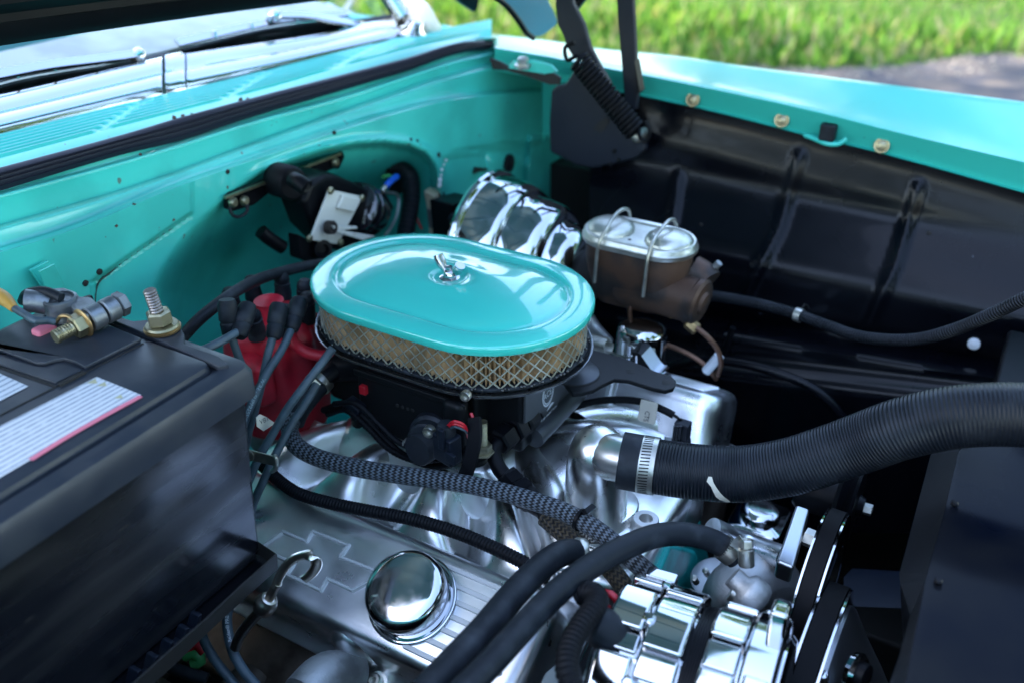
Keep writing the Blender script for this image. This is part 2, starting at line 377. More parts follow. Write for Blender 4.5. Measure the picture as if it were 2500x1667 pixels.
def leafm(name, c, tr=.45):
    m = bpy.data.materials.new(name); m.use_nodes = True; n = m.node_tree.nodes; l = m.node_tree.links; n.clear()
    d = n.new('ShaderNodeBsdfDiffuse'); t = n.new('ShaderNodeBsdfTranslucent'); mx = n.new('ShaderNodeMixShader'); ou = n.new('ShaderNodeOutputMaterial')
    d.inputs[0].default_value = (*c, 1); t.inputs[0].default_value = (c[0]*1.3, c[1]*1.2, c[2]*.6, 1); mx.inputs[0].default_value = tr
    l.new(d.outputs[0], mx.inputs[1]); l.new(t.outputs[0], mx.inputs[2]); l.new(mx.outputs[0], ou.inputs[0]); return m
G1 = leafm('grass_green', (.085, .22, .04)); G2 = leafm('grass_light', (.14, .29, .06)); G3 = leafm('grass_dry', (.28, .29, .16)); G4 = leafm('grass_deep', (.045, .125, .03))
blades('grass', 160000, 3.6, 12, -9, 6.5, .025, .065, [G1, G2, G1, G4, G2, G3], 'sunlit green lawn beyond the far fender')
blades('weeds', 9000, 4.2, 6.2, -5, 5, .06, .17, [G2, G4, G3, G2], 'taller weeds and clover along the edge of the driveway', wid=.02)
# small stones along the edge of the drive
mb = MB()
for i in range(900):
    x = random.uniform(-3, 5); y = ey(x)-abs(random.gauss(0, .25)); s = random.uniform(.004, .016)
    ring = [V((x+s*math.cos(a)*random.uniform(.7, 1.2), y+s*math.sin(a)*random.uniform(.7, 1.2), GZ)) for a in (0, 1.3, 2.5, 3.8, 5.0)]
    mb.loft([ring, [p.lerp(V((x, y, GZ)), .35)+V((0, 0, s*.7)) for p in ring]], c0=False)
o = mb.build('gravel', mat('pale_gravel', (.30, .27, .23), rough=.9, var=.5, vscale=40), smooth=0); o['kind'] = 'stuff'; tag(o, 'loose pale gravel along the edge of the driveway', 'gravel')

# trees beyond the lawn and round the drive (they stand out of frame and show in the chrome)
LM = [leafm('leaf_dark', (.035, .085, .014), .35), leafm('leaf_mid', (.06, .13, .02), .4), leafm('leaf_light', (.10, .18, .03), .45)]
M_bark = mat('bark', (.10, .075, .055), rough=.9, var=.5, vscale=9, bump=.8, bscale=30, stretch=(1, 1, .25))
def make_tree(seed):
    r = random.Random(seed); H = 8.0
    tr = MB(); tr.tube([V((0, 0, 0)), V((.1, .05, 2)), V((0, .15, 4.2)), V((.15, .1, 6.6))], lambda t: .24*(1-t)+.05, n=10, step=.5)
    tips = []
    for k in range(11):
        a = k*2.4; z = 1.9+k*.42; L = r.uniform(1.6, 2.6)*(1-.04*k); e = V((math.cos(a)*L, math.sin(a)*L, z+r.uniform(.7, 1.6)))
        tr.tube([V((.05, .08, z)), V((e.x*.5, e.y*.5, z+.45)), e], lambda t: .09*(1-t)+.02, n=6, step=.4); tips.append(e); tips.append(e*.6+V((0, 0, z*.45)))
    tips += [V((.15, .1, 7.2)), V((.8, -.3, 6.6)), V((-.7, .5, 6.5))]
    N = 5200; rg = np.random.default_rng(seed); c = np.array([tuple(tips[i]) for i in rg.integers(0, len(tips), N)])
    d = rg.normal(size=(N, 3)); d /= np.linalg.norm(d, axis=1)[:, None]; p = c+d*(rg.random(N)**.4)[:, None]*np.array([1.15, 1.15, .8])
    n1 = rg.normal(size=(N, 3)); n1 /= np.linalg.norm(n1, axis=1)[:, None]; n2 = np.cross(n1, rg.normal(size=(N, 3))); n2 /= np.linalg.norm(n2, axis=1)[:, None]
    s = rg.uniform(.08, .17, N)[:, None]; v = np.stack([p-n1*s, p+n2*s*.6, p+n1*s, p-n2*s*.6], 1)
    me = bpy.data.meshes.new('crown'); me.vertices.add(N*4); me.vertices.foreach_set('co', v.ravel()); me.loops.add(N*4); me.loops.foreach_set('vertex_index', np.arange(N*4, dtype=np.int32))
    me.polygons.add(N); me.polygons.foreach_set('loop_start', np.arange(N)*4); me.polygons.foreach_set('loop_total', np.full(N, 4)); me.polygons.foreach_set('material_index', rg.integers(0, 3, N).astype(np.int32)); me.update()
    for m in LM: me.materials.append(m)
    return tr, me
tmesh = []
for sdd in (1, 2):
    tr, me = make_tree(sdd); tmesh.append((mesh_only(tr, M_bark, 'trunk'), me))
spots = [(-19, 27, 1.1), (-2.0, 18, 1.25), (3.5, 17.5, 1.2), (9, 13, 1.25), (10.5, 5.5, 1.25), (9.0, -1.0, 1.15), (8.5, -6.5, 1.2), (5.5, -14, 1.15), (-2.0, -16, 1.15), (-8.2, -2.9, 1.5), (-7.8, -.3, 1.4), (-11.5, -6.0, 1.4), (-16, 8, 1.2), (5.5, 24, 1.5), (-9, 30, 1.2)]
for i, (x, y, s) in enumerate(spots):
    if i == 0: pass
    t = thing('tree', 'leafy green tree standing round the lawn and the driveway', 'tree', (x, y, GZ), 'trees round the lawn')
    t.scale = (s, s, s); t.rotation_euler = (0, 0, i*1.7)
    for nm, me in zip(('trunk', 'crown'), tmesh[i % 2]):
        o = bpy.data.objects.new(nm, me); COL.objects.link(o); o.parent = t

# ================================================================== CAR BODY
car = thing('classic_car', 'turquoise classic car with its bonnet open and chrome trim under the windscreen', 'car', (0, 0, GZ))
def bend(px): return .085*sst(560, 1250, px)
def sheet(rows, x0, x1, n, extra=None):
    out = []
    for j, (cv, xo) in enumerate(rows):
        r = []
        for i in range(n+1):
            px = x0+(x1-x0)*i/n; f = cv if callable(cv) else curve(cv)
            q = P(px, f(px), x=xo+bend(px))
            if extra: q = q+V(extra(j, px))
            r.append(q)
        out.append(r)
    return out
def mixc(a, b, t): return lambda x: a(x)*(1-t)+b(x)*t
c_st = curve([(0, 412), (300, 331), (434, 290), (600, 245), (849, 181), (988, 145), (1125, 106), (1197, 104)])
c_sb = curve([(0, 467), (300, 378), (434, 346), (600, 292), (849, 218), (988, 177), (1125, 131), (1197, 121)])
c_l1 = curve([(0, 474), (300, 392), (434, 352), (600, 300), (849, 231), (988, 186), (1100, 150), (1197, 128)])
c_l2 = curve([(0, 556), (307, 466), (426, 426), (600, 361), (849, 272), (988, 222), (1064, 195), (1165, 168), (1215, 158)])
c_l3 = curve([(0, 612), (163, 562), (434, 452), (672, 369), (849, 309), (1017, 260), (1100, 241), (1197, 229), (1300, 222), (1370, 219)])
c_rb = curve([(0, 388), (347, 296), (679, 209), (849, 160), (988, 122), (1125, 92)])
c_tb = curve([(0, 328), (408, 229), (463, 217), (849, 123), (973, 93), (1040, 80)])
c_tm = curve([(0, 262), (347, 178), (441, 156), (849, 90), (973, 66), (1040, 52)])
c_tt = curve([(0, 231), (347, 156), (441, 136), (849, 66), (973, 46), (1040, 38)])
# cowl panel: plain strip, then the pressed louvre ribs
rows = [(c_st, -.392), (mixc(c_st, c_rb, .25), -.397), (c_rb, -.405)]
NR = 7
for k in range(NR):
    for q, (t, h) in enumerate(((.12, 0), (.3, 1), (.62, 1), (.82, 0))):
        u = (k+t)/NR; rows.append((mixc(c_rb, c_tb, u*.93), -.405-.095*u))
rows += [(c_tb, -.50)]
def ribh(j, px):
    if j < 3 or j >= 3+4*NR: return (0, 0, 0)
    k = (j-3)//4; q = (j-3) % 4; h = 1 if q in (1, 2) else 0
    a = 1
    for c in (330, 640, 905):
        s = px-(c-(NR-k)*17+40); a *= 1-math.exp(-(s/16)**4)
    return (0, 0, .0032*h*a)
mb = MB(); mb.grid(sheet(rows, -1150, 1200, 380, ribh))
mb.build('cowl_panel', M_paint, car, smooth=50, fix=True)
# weather seal: bulged strip with grooves
mb = MB(); rr = [(c_st, -.391)]
prof = [(0, .0), (.06, .006), (.2, .011), (.4, .012), (.46, .0095), (.52, .0115), (.6, .0105), (.64, .008), (.7, .010), (.78, .0085), (.83, .006), (.9, .007), (1, 0)]
def sealh(j, px):
    h = prof[min(j, len(prof)-1)][1]; return (h*.25, -h*.2, h)
rows = [(mixc(c_st, c_sb, t), -.391+.014*t) for t, h in prof]
for j in range(len(rows)): pass
mb.grid(sheet(rows, -1150, 1197, 220, lambda j, px: (prof[j][1]*.6, 0, prof[j][1]*.55)))
mb.build('cowl_seal', M_seal, car, smooth=50)
# chrome trim in pieces
def trim(x0, x1, m, lift, name='windscreen_trim'):
    prof2 = [(c_tb, -.499, -.004), (c_tb, -.500, .004), (mixc(c_tb, c_tm, .12), -.503, .012), (mixc(c_tb, c_tm, .40), -.512, .015), (mixc(c_tb, c_tm, .55), -.518, .010), (mixc(c_tb, c_tm, .63), -.521, .007), (mixc(c_tb, c_tm, .75), -.524, .011), (c_tm, -.535, .015), (mixc(c_tm, c_tt, .5), -.545, .013), (c_tt, -.553, .004), (c_tt, -.556, -.004)]
    mb = MB(); n = max(4, int((x1-x0)/12))
    mb.grid(sheet([(a, b) for a, b, c in prof2], x0, x1, n, lambda j, px: (lift, 0, prof2[j][2]*.6+lift)))
    return mb.build(name, m, car, smooth=60)
trim(-1150, 398, M_chrome, 0); trim(404, 452, M_chrome, .0018, 'trim_clip'); trim(458, 1036, M_chrome, 0)
mb = MB(); mb.grid(sheet([(c_tt, -.553), (mixc(c_tt, lambda x: c_tt(x)-14, 1), -.565)], -1150, 1000, 80)); mb.build('glazing_gasket', M_rubber, car)
# windscreen
gl = MB(); g0 = lambda x: c_tt(x)-10
rows_ = []
for k in range(7):
    t = k/6; rows_.append([P(px, g0(px), x=-.562+bend(px))+V((-.30*t, 0, .36*t)) for px in range(-1135, 985, 40)])
gl.grid(rows_); gl.build('windscreen', thin_glass(), car, fix=False)
# windscreen pillar with trim, and the roof edge above
pil = [P(985, 45, x=-.47), P(985, 45, x=-.47)+V((-.20, -.01, .24)), P(985, 45, x=-.47)+V((-.36, -.04, .42))]
MB().tube(pil, .014, n=14, step=.02).build('windscreen_pillar', M_chrome, car)
# painted cowl side behind the fender (cream upper body)
MB().tube([P(1062, 84, x=-.42), P(1042, 66, x=-.43), P(1026, 42, x=-.45), P(1006, 14, x=-.48), P(978, -22, x=-.53), P(940, -70, x=-.60)], lambda t: .017+.006*math.sin(t*9), n=20, step=.01).build('door_pillar', M_cream, car, smooth=80)
# interior glimpsed through the glass
mb = MB(); mb.grid([[V((-.66-.03*math.cos(y*2), y, .10-.015*(y*1.5)**2)) for y in np.linspace(-.7, .7, 15)], [V((-.80, y, .12-.02*(y*1.5)**2)) for y in np.linspace(-.7, .7, 15)], [V((-.88, y, .10)) for y in np.linspace(-.7, .7, 15)], [V((-.90, y, -.1)) for y in np.linspace(-.7, .7, 15)]])
mb.build('dashboard', M_dash, car)
c0 = P(840, 45, x=-.98); ax = V((.75, 0, .45)).normalized(); Fm = frame(ax)
ring = [c0+Fm @ V((.20*math.cos(a), .20*math.sin(a), 0)) for a in np.linspace(0, 2*math.pi, 60)]
sw = MB().tube(ring, .009, n=10, step=.02, cap=False).build('steering_wheel', M_cream, car); sub(sw)
MB().lathe([(.045, -.02), (.05, 0), (.03, .02)], c0-ax*.03, ax).build('horn_button', M_chrome, sw)
for a in (.5, 2.6, 4.7): MB().tube([c0-ax*.02, c0+Fm @ V((.2*math.cos(a), .2*math.sin(a), 0))], .007, n=8).build('spoke', M_cream, sw)
MB().box((-1.5, 0, -.05), (.18, 1.3, .55)).build('seat', mat('teal_seat_vinyl', (.05, .30, .30), rough=.5, var=.2, vscale=6), car, bevel=.05, seg=4)
MB().box((-1.35, 0, -.35), (.5, 1.3, .2)).build('seat_cushion', mat('pale_seat_vinyl', (.4, .5, .5), rough=.5), car, bevel=.05, seg=4)
# wipers
def wiper(bl, arm, x, wid):
    bp = [P(a, b, x=x+bend(a)+.0) for a, b in bl]
    w_ = MB(); w_.strip([p+V((.003, 0, .012)) for p in bp], .011, .004, (1, 0, 1)); o = w_.build('wiper', M_chrome, car); sub(o)
    MB().strip([p+V((.004, 0, .000)) for p in bp], .003, .020, (1, 0, .6)).build('wiper_blade', M_rubber, o)
    ap = [P(a, b, x=x+.012+bend(a))+V((0, 0, .010)) for a, b in arm]
    MB().strip(ap, .011, .006, (1, 0, 1)).build('wiper_arm', M_chrome, o)
    for p in bp[1:-1]: MB().box(p+V((.006, 0, .012)), (.004, .004, .011)).build('blade_clip', M_chrome_worn, o, bevel=.001)
    MB().lathe([(.008, -.010), (.0095, -.004), (.008, .004), (.004, .007), (0, .008)], ap[0], (1, 0, 1)).build('arm_cap', M_chrome, o)
wiper([(432, 128), (520, 106), (610, 84), (720, 66), (845, 52)], [(675, 55), (760, 56), (850, 72), (960, 88), (1025, 82)], -.56, 1)
wiper([(-60, 232), (40, 205), (130, 188), (230, 172), (340, 154)], [(342, 152), (240, 166), (120, 182), (-40, 214)], -.565, 1)
MB().lathe([(.024, 0), (.024, .006), (.017, .012), (.014, .02), (.009, .026), (0, .027)], P(1008, 88, x=-.43), (.4, 0, 1)).build('wiper_pivot', M_chrome, car)

# ---- firewall
import functools
RP = [(1066, 420), (1056, 398), (1038, 375), (999, 358), (940, 351), (870, 354), (800, 368), (720, 394), (640, 420), (560, 470), (500, 520), (440, 580), (395, 640), (368, 700), (362, 780), (380, 1120), (1074, 1120), (1082, 560), (1076, 480)]
RPa = np.array(RP, float)
def sdist(px, py):
    a = RPa; b = np.roll(RPa, -1, axis=0); p = np.array((px, py)); ab = b-a; t = np.clip(((p-a)*ab).sum(1)/(ab*ab).sum(1), 0, 1)
    d = np.hypot(*((a+ab*t[:, None]-p).T)).min()
    c = ((a[:, 1] > py) != (b[:, 1] > py)); xi = a[:, 0]+(py-a[:, 1])/(np.where(abs(b[:, 1]-a[:, 1]) < 1e-9, 1e-9, b[:, 1]-a[:, 1]))*ab[:, 0]
    return d if (np.sum(c & (px < xi)) % 2) else -d
def wallx(px, py):
    d = sdist(px, py); soft = 9+80*(1-sst(430, 640, px)) + 10*sst(1000, 1060, px)*sst(400, 440, py)
    rec = sst(0, soft, d); rec2 = sst(0, 150, d)
    x = -.325+bend(px)-.045*rec-.055*rec2
    # bulge lip round the arch
    x += .006*math.exp(-((d+10)/9)**2)*sst(560, 760, px)
    # seam of the pressed panel on the left
    s = (px-(430-(py-550)*1.45)) if py < 690 else (px-233)
    if px < 470: x -= .0035*math.exp(-(s/5)**2); x += .012*sst(0, -14, s) if False else 0
    if px < 470: x += .010*(1-sst(-12, 4, s))
    # right hand panel pressing
    if px > 1080:
        e = py-(378-(px-1096)*.165); x -= .0045*math.exp(-(e/4)**2)*sst(1090, 1110, px)*(1-sst(1275, 1290, px)); x -= .006*sst(2, 12, e)
        x += .010*(sst(1188, 1194, px)-sst(1270, 1276, px))*sst(372, 392, py)*(.5)
        x += .012*(sst(1292, 1297, px-(py-330)*-.10)-sst(1338, 1343, px-(py-330)*-.10))*sst(328, 334, py)
    return x
mb = MB(); out = []
def offc(c, d): return lambda x: c(x)+d
steps = [(c_sb, -.384), (offc(c_l1, -3), -.382), (c_l1, -.374), (offc(c_l1, 4), -.369), (offc(c_l1, 8), -.368), (offc(c_l1, 13), -.3685), (mixc(c_l1, c_l2, .5), -.369), (offc(c_l2, -7), -.369), (offc(c_l2, -3), -.366), (c_l2, -.357), (offc(c_l2, 4), -.350), (offc(c_l2, 8), -.3475), (offc(c_l2, 13), -.347), (mixc(c_l2, c_l3, .6), -.345), (offc(c_l3, -9), -.343), (offc(c_l3, -5), -.341), (offc(c_l3, -1), -.332), (offc(c_l3, 3), -.3265)]
PX = [-1140+40*i for i in range(28)]+[-20+6*i for i in range(225)]
for cv, xo in steps: out.append([P(px, cv(min(px, 1e9)), x=xo+bend(px)) for px in PX])
NW = 110
for k in range(NW+1):
    t = (k/NW)**1.25; r_ = []
    for px in PX:
        y0 = c_l3(px)+5; py = y0+(1150-y0)*t; r_.append(P(px, py, x=wallx(px, py)-.0*t))
    out.append(r_)
mb.grid(out); fw = mb.build('firewall', M_paint_dusty, car, smooth=60); sub(fw)
# return flange of the cowl end
q = [P(1200, 100, x=-.298), P(1203, 170, x=-.290), P(1215, 165, x=-.32), P(1206, 96, x=-.34)]
MB().prism(q, (0, .012, 0)).build('cowl_end', M_paint, car, bevel=.002)
def disc(px, py, rx, x, m, name='hole', par=None, h=.001):
    p = P(px, py, x=x); r_ = rx/FPX*depth(p); MB().lathe([(r_, -.002), (r_, h*.6), (r_*.8, h), (0, h)], p, (1, 0, 0), n=18).build(name, m, par or fw)
for px, py, r_ in ((556, 420, 6), (817, 325, 5), (1004, 342, 4), (1019, 345, 4), (1071, 380, 7), (243, 664, 8), (209, 692, 8), (1355, 462, 5)): disc(px, py, r_, wallx(px, py)+.0005, M_dark)
disc(1243, 400, 23, wallx(1243, 400)+.002, M_rubber, 'grommet', h=.003)
disc(975, 425, 52, wallx(975, 425)+.001, M_dark, 'cable_hole')
MB().prism([P(1153, 424, x=-.248), P(1158, 408, x=-.248), P(1186, 411, x=-.248), P(1186, 416, x=-.248), P(1165, 419, x=-.248)], (.004, 0, 0)).build('slot', M_dark, fw)
xw = wallx(110, 670)
MB().prism([P(68, 658, x=xw+.004), P(112, 634, x=xw+.004), P(150, 690, x=xw+.004), P(106, 712, x=xw+.004)], (.004, 0, 0)).build('bracket_tab', M_paint_dusty, fw, bevel=.001)
MB().prism([P(92, 662, x=xw+.022), P(131, 643, x=xw+.022), P(157, 701, x=xw+.014), P(112, 714, x=xw+.014)], (.002, 0, 0)).build('bracket_tab', M_paint_dusty, fw, bevel=.001)
# cracked seam sealer and paint chips
M_rustchip = mat('rusty_chip', (.10, .055, .04), rough=.8, var=.5, vscale=300)
for q in ([(268, 668), (250, 680), (240, 692), (234, 712), (231, 745)], [(428, 553), (386, 580), (340, 612), (300, 640), (268, 668)]):
    MB().tube([P(a, b, x=wallx(a, b)+.0006) for a, b in q], .0011 if q[0][0] == 268 else .0007, n=6).build('seam_crack', mat('dirty_sealer', (.03, .06, .05), rough=.8) if q[0][0] == 268 else bpy.data.materials['dirty_sealer'], fw)
for px, py, s in ((427, 289, 5), (448, 285, 4), (470, 279, 2.5), (589, 246, 6), (606, 243, 3.5)):
    p = P(px, py, x=-.3935+bend(px)); n_ = 7; rg = [p+V((.0006, s*.0006*random.uniform(.5, 1.2)*math.cos(a), s*.0006*random.uniform(.5, 1.2)*math.sin(a))) for a in np.linspace(0, 6.28, n_, endpoint=False)]
    MB().prism(rg, (-.003, 0, 0)).build('paint_chip', M_rustchip, car, smooth=0)
for px, py, s in ((345, 378, 2.5), (425, 538, 3), (285, 552, 3.5), (556, 458, 3), (330, 500, 2)):
    p = P(px, py, x=wallx(px, py)+.0008); rg = [p+V((0, s*.0006*random.uniform(.5, 1.2)*math.cos(a), s*.0006*random.uniform(.5, 1.2)*math.sin(a))) for a in np.linspace(0, 6.28, 7, endpoint=False)]
    MB().prism(rg, (-.003, 0, 0)).build('paint_chip', M_rustchip, fw, smooth=0)
# highlights beside the recess, painted as small white drops
for px, py, s in ((1088, 392, 5), (1082, 403, 5), (1078, 415, 5), (1076, 428, 4), (1074, 440, 9), (1073, 452, 10)):
    p = P(px, py, x=wallx(px, py)+.001); MB().lathe([(s/FPX*1.1, 0), (s/FPX*.8, .002), (0, .003)], p, (1, 0, 0), n=10).build('painted_glint', M_ink, fw)
# far end of the firewall: steering side panel behind the booster and black toe board
q = [P(1336, 330, x=-.245), P(1410, 400, x=-.235), P(1460, 620, x=-.235), P(1440, 900, x=-.235), P(1250, 1000, x=-.25), P(1240, 500, x=-.25)]
MB().prism(q, (-.01, 0, 0)).build('toe_board', M_paint_dusty, car)

# ---- far fender
f_s = curve([(985, 64), (1053, 69), (1161, 80), (1378, 105), (1440, 116), (1649, 137), (1799, 159), (2021, 188), (2500, 249)])
f_e = curve([(1203, 118), (1350, 143), (1480, 168), (1600, 191), (1791, 230), (2000, 277), (2174, 321), (2500, 398)])
f_b = curve([(1210, 170), (1400, 205), (1565, 235), (1750, 275), (1944, 325), (2136, 371), (2500, 471)])
pxs = list(range(1208, 3100, 16)); rws = []
def fr_(px, t): return P(px, f_e(px)*(1-t)+f_s(px)*t, y=.505+.20*t)
rws.append([P(px, f_b(px)+4, y=.522) for px in pxs])
rws.append([P(px, f_b(px), y=.517) for px in pxs]); rws.append([P(px, f_b(px)-5, y=.523) for px in pxs])
rws.append([P(px, f_b(px)*.5+f_e(px)*.5, y=.515) for px in pxs])
rws.append([P(px, f_e(px)+5, y=.506) for px in pxs]); rws.append([P(px, f_e(px)-1, y=.504) for px in pxs]); rws.append([P(px, f_e(px)-5, y=.51) for px in pxs])
for t in (.15, .35, .55, .75, .9, 1): rws.append([fr_(px, t) for px in pxs])
for dy, dz in ((.02, -.006), (.045, -.022), (.065, -.05), (.08, -.1), (.085, -.25), (.07, -.5)): rws.append([fr_(px, 1)+V((0, dy, dz)) for px in pxs])
fen = MB().grid(rws).build('fender', M_paint, car, smooth=55); sub(fen)
# back end of the fender top, in front of the pillar
rws = [[P(px, f_s(px)+10+30*(1-(px-985)/215), y=.56) for px in range(985, 1216, 10)], [P(px, f_s(px)+5, y=.62) for px in range(985, 1216, 10)], [P(px, f_s(px), y=.69) for px in range(985, 1216, 10)], [P(px, f_s(px), y=.69)+V((0, .05, -.03)) for px in range(985, 1216, 10)], [P(px, f_s(px), y=.69)+V((0, .07, -.3)) for px in range(985, 1216, 10)]]
MB().grid(rws).build('fender_rear', M_paint, fen, smooth=60)
bolt0 = MB().lathe([(.0095, 0), (.0095, .002), (.0065, .002), (.0065, .005), (.003, .0062), (0, .0063)], (0, 0, 0), (0, 0, 1), n=20); me_fb = mesh_only(bolt0, M_yzinc, 'fender_bolt')
for px, py in ((1692, 244), (1909, 294), (2153, 356)): inst(me_fb, fen, TR(P(px, py, y=.514), (0, -1, .2)), 'fender_bolt')
p = P(2022, 326, y=.508); MB().box(p+V((0, -.002, .002)), (.020, .016, .022)).build('bonnet_bumper', M_rubber, fen, bevel=.003)
MB().tube(PP([(1965, 331, dict(y=0.508)), (1990, 340, dict(y=0.504)), (2022, 352, dict(y=0.500)), (2050, 351, dict(y=0.504)), (2066, 338, dict(y=0.508))]), .0032, n=8).build('bumper_tab', M_paint, fen)
# ---- far inner fender
i_t = lambda px: f_b(px)+2
def innery(px, py):
    y = .508
    s = sst(0, 130, py-i_t(px)); y -= .012*s
    # wheelhouse bulge and the lower shelf
    c1 = 585+.20*(px-1650); y -= .075*sst(c1-190, c1+50, py)
    c2 = 770+.155*(px-1700); y += .012*math.exp(-((py-c2)/18)**2); y -= .055*sst(c2-10, c2+45, py)
    c3 = 850+.12*(px-1700); y -= .03*sst(c3, c3+60, py)
    for x0, y0, x1, y1, x2, y2 in ((1655, 420, 1640, 540, 1545, 640), (1955, 370, 1900, 560, 1810, 735), (2245, 445, 2185, 650, 2105, 830)):
        if py < y0-8 or py > y2: continue
        xc = x0+(x1-x0)*(py-y0)/(y1-y0) if py < y1 else x1+(x2-x1)*(py-y1)/(y2-y1)
        wd = 13; y -= .0065*math.exp(-(abs(px-xc)/wd)**3)*sst(y0-8, y0+16, py)
    return y
pxs = list(range(1440, 2800, 9)); rws = []
for k in range(75):
    t = k/74; rws.append([P(px, i_t(px)+(1300-i_t(px))*t, y=innery(px, i_t(px)+(1300-i_t(px))*t)) for px in pxs])
inf = MB().grid(rws).build('inner_fender', M_inner, car, smooth=70); sub(inf)
pi = P(2378, 838, y=.35); MB().lathe([(.007, 0), (.007, .003), (0, .005)], P(2378, 838, y=innery(2378, 838)-.001), (0, -1, 0), n=16).build('plug', M_ink, inf)
for px, py in ((1712, 549), (2268, 570)): MB().lathe([(.003, 0), (0, .002)], P(px, py, y=innery(px, py)-.001), (0, -1, 0), n=10).build('rivet', M_dark, inf)
# wheelhouse opening rim (dark hole with a rolled edge)
rim = [P(a, b, y=.31) for a, b in ((1620, 900), (1700, 880), (1800, 885), (1900, 910), (1990, 950), (2050, 1010), (2080, 1080), (2070, 1200))]
MB().tube(rim, .006, n=10, step=.01).build('opening_rim', M_inner, inf)

# ---- near fender (below the frame, its mirror shows in the chrome)
mb = MB(); xs = list(np.linspace(-.45, .75, 30)); prof3 = [(-.60, -.10), (-.60, .0), (-.605, .052), (-.612, .058), (-.68, .064), (-.76, .06), (-.80, .045), (-.83, .0), (-.84, -.3), (-.83, -.6)]
mb.grid([[V((x, y, z-.03*(x+.45))) for x in xs] for y, z in prof3]); nf = mb.build('near_fender', M_paint, car, smooth=50)
mb = MB(); mb.grid([[V((x, y, z-.03*(x+.45))) for x in xs] for y, z in ((-.598, -.05), (-.58, -.2), (-.55, -.32), (-.50, -.5), (-.48, -.75))]); mb.build('near_inner_fender', M_inner, car)
# floor of the bay: frame rails and crossmember
for y in (-.42, .36): MB().box((.1, y, -.62), (1.4, .08, .12)).build('frame_rail', M_dark, car, bevel=.006)
MB().box((.35, 0, -.66), (.16, .9, .10)).build('crossmember', M_dark, car, bevel=.01)
MB().grid([[V((x, y, -.78)) for x in (-.5, .9)] for y in (-.62, .62)]).build('splash_pan', M_dark, car)

# bulkhead below the visible firewall, cabin sides and floor: unseen boxes, added to block light
MB().box((-.47, 0, -.50), (.04, 1.5, .75)).build('bulkhead', M_dark, car)
for y in (-.80, .80): MB().box((-1.45, y, -.42), (1.9, .06, .95)).build('door', M_paint, car, bevel=.03, seg=4)
MB().box((-1.2, 0, -.80), (2.6, 1.5, .05)).build('cabin_floor', M_dark, car)
MB().box((.74, 0, -.45), (.05, 1.5, .8)).build('grille_panel', M_dark, car)
for y in (-.72, .70): MB().box((.15, y, -.50), (1.25, .04, .75)).build('fender_light_block', M_dark, car)
# ---- bonnet, opened on its rear hinges
def hood_pt(y, s):
    """s metres up along the bonnet from its rear edge"""
    a_ = abs(y); return V((-.402+.06*(y/.62)**2+s*.52, y, .221-.065*max(-.25, min(.5, y))-.05*sst(.50, .60, a_)+s*.85+.03*math.sin(min(s, 1)*3)))
ys = np.linspace(-.585, .585, 45)
sk = MB(); sk.grid([[hood_pt(y, s)+V((-.006, 0, .006)) for y in ys] for s in (-.0, .05, .15, .3, .5, .7, .9, 1.08)]); hood = sk.build('bonnet', M_paint, car, smooth=60); sub(hood)
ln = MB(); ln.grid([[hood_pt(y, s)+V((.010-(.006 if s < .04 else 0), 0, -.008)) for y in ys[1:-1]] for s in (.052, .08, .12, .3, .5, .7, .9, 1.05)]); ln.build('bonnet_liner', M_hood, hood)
# black rear frame of the bonnet: rolled lip, flat, bead
prf = [(-.002, -.002), (.000, .008), (.004, .013), (.012, .014), (.024, .010), (.028, .013), (.033, .010), (.048, .012), (.056, .022), (.060, .020)]
fr2 = MB(); fr2.grid([[hood_pt(y, a)+V((b, 0, -b*.8)) for y in ys] for a, b in prf]); fr2.build('bonnet_frame', M_black, hood, smooth=30)
for y in (-.35, 0, .35): MB().grid([[hood_pt(y+dy, s)+V((c, 0, -c*.7)) for s in np.linspace(.06, 1.04, 12)] for dy, c in ((-.035, .008), (-.025, .026), (.025, .026), (.035, .008))]).build('bonnet_rib', M_hood, hood)
# turned-down corner of the bonnet by the hinge
cpt = [(1188, -22), (1234, 11), (1266, 50), (1284, 80), (1300, 91), (1320, 92), (1340, 79), (1357, 65), (1363, 54), (1350, 22), (1338, -4), (1325, -30)]
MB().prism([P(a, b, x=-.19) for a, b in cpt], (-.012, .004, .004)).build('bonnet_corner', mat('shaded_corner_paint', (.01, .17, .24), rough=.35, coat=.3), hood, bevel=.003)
MB().tube(PP([(1182, -22, dict(x=-.186)), (1234, 13, dict(x=-.186)), (1266, 52, dict(x=-.186)), (1286, 82, dict(x=-.186)), (1302, 94, dict(x=-.186))]), .004, n=8).build('corner_bead', M_black, hood)

# ---- bonnet hinge with its spring
hin = MB(); Y0 = .455
hin.prism([P(a, b, y=Y0) for a, b in ((1345, 225), (1356, 212), (1378, 208), (1392, 188), (1402, 172), (1440, 180), (1480, 230), (1540, 330), (1572, 345), (1574, 368), (1552, 388), (1500, 402), (1444, 412), (1405, 404), (1342, 372), (1340, 300))], (0, .014, 0))
M_hinge = mat('hinge_black_paint', (.010, .013, .021), spec=.3, rough=.38, rvar=.2, bump=.1, bscale=150)
hg = hin.build('bonnet_hinge', M_hinge, car, bevel=.003); sub(hg)
MB().prism([P(a, b, y=Y0-.012) for a, b in ((1300, -300), (1352, -30), (1360, 60), (1374, 88), (1384, 118), (1398, 140), (1424, 150), (1440, 160), (1478, 208), (1488, 205), (1462, 160), (1440, 118), (1424, 60), (1398, 10), (1392, -30), (1342, -300))], (0, .010, 0)).build('hinge_arm', M_hinge, hg, bevel=.002)
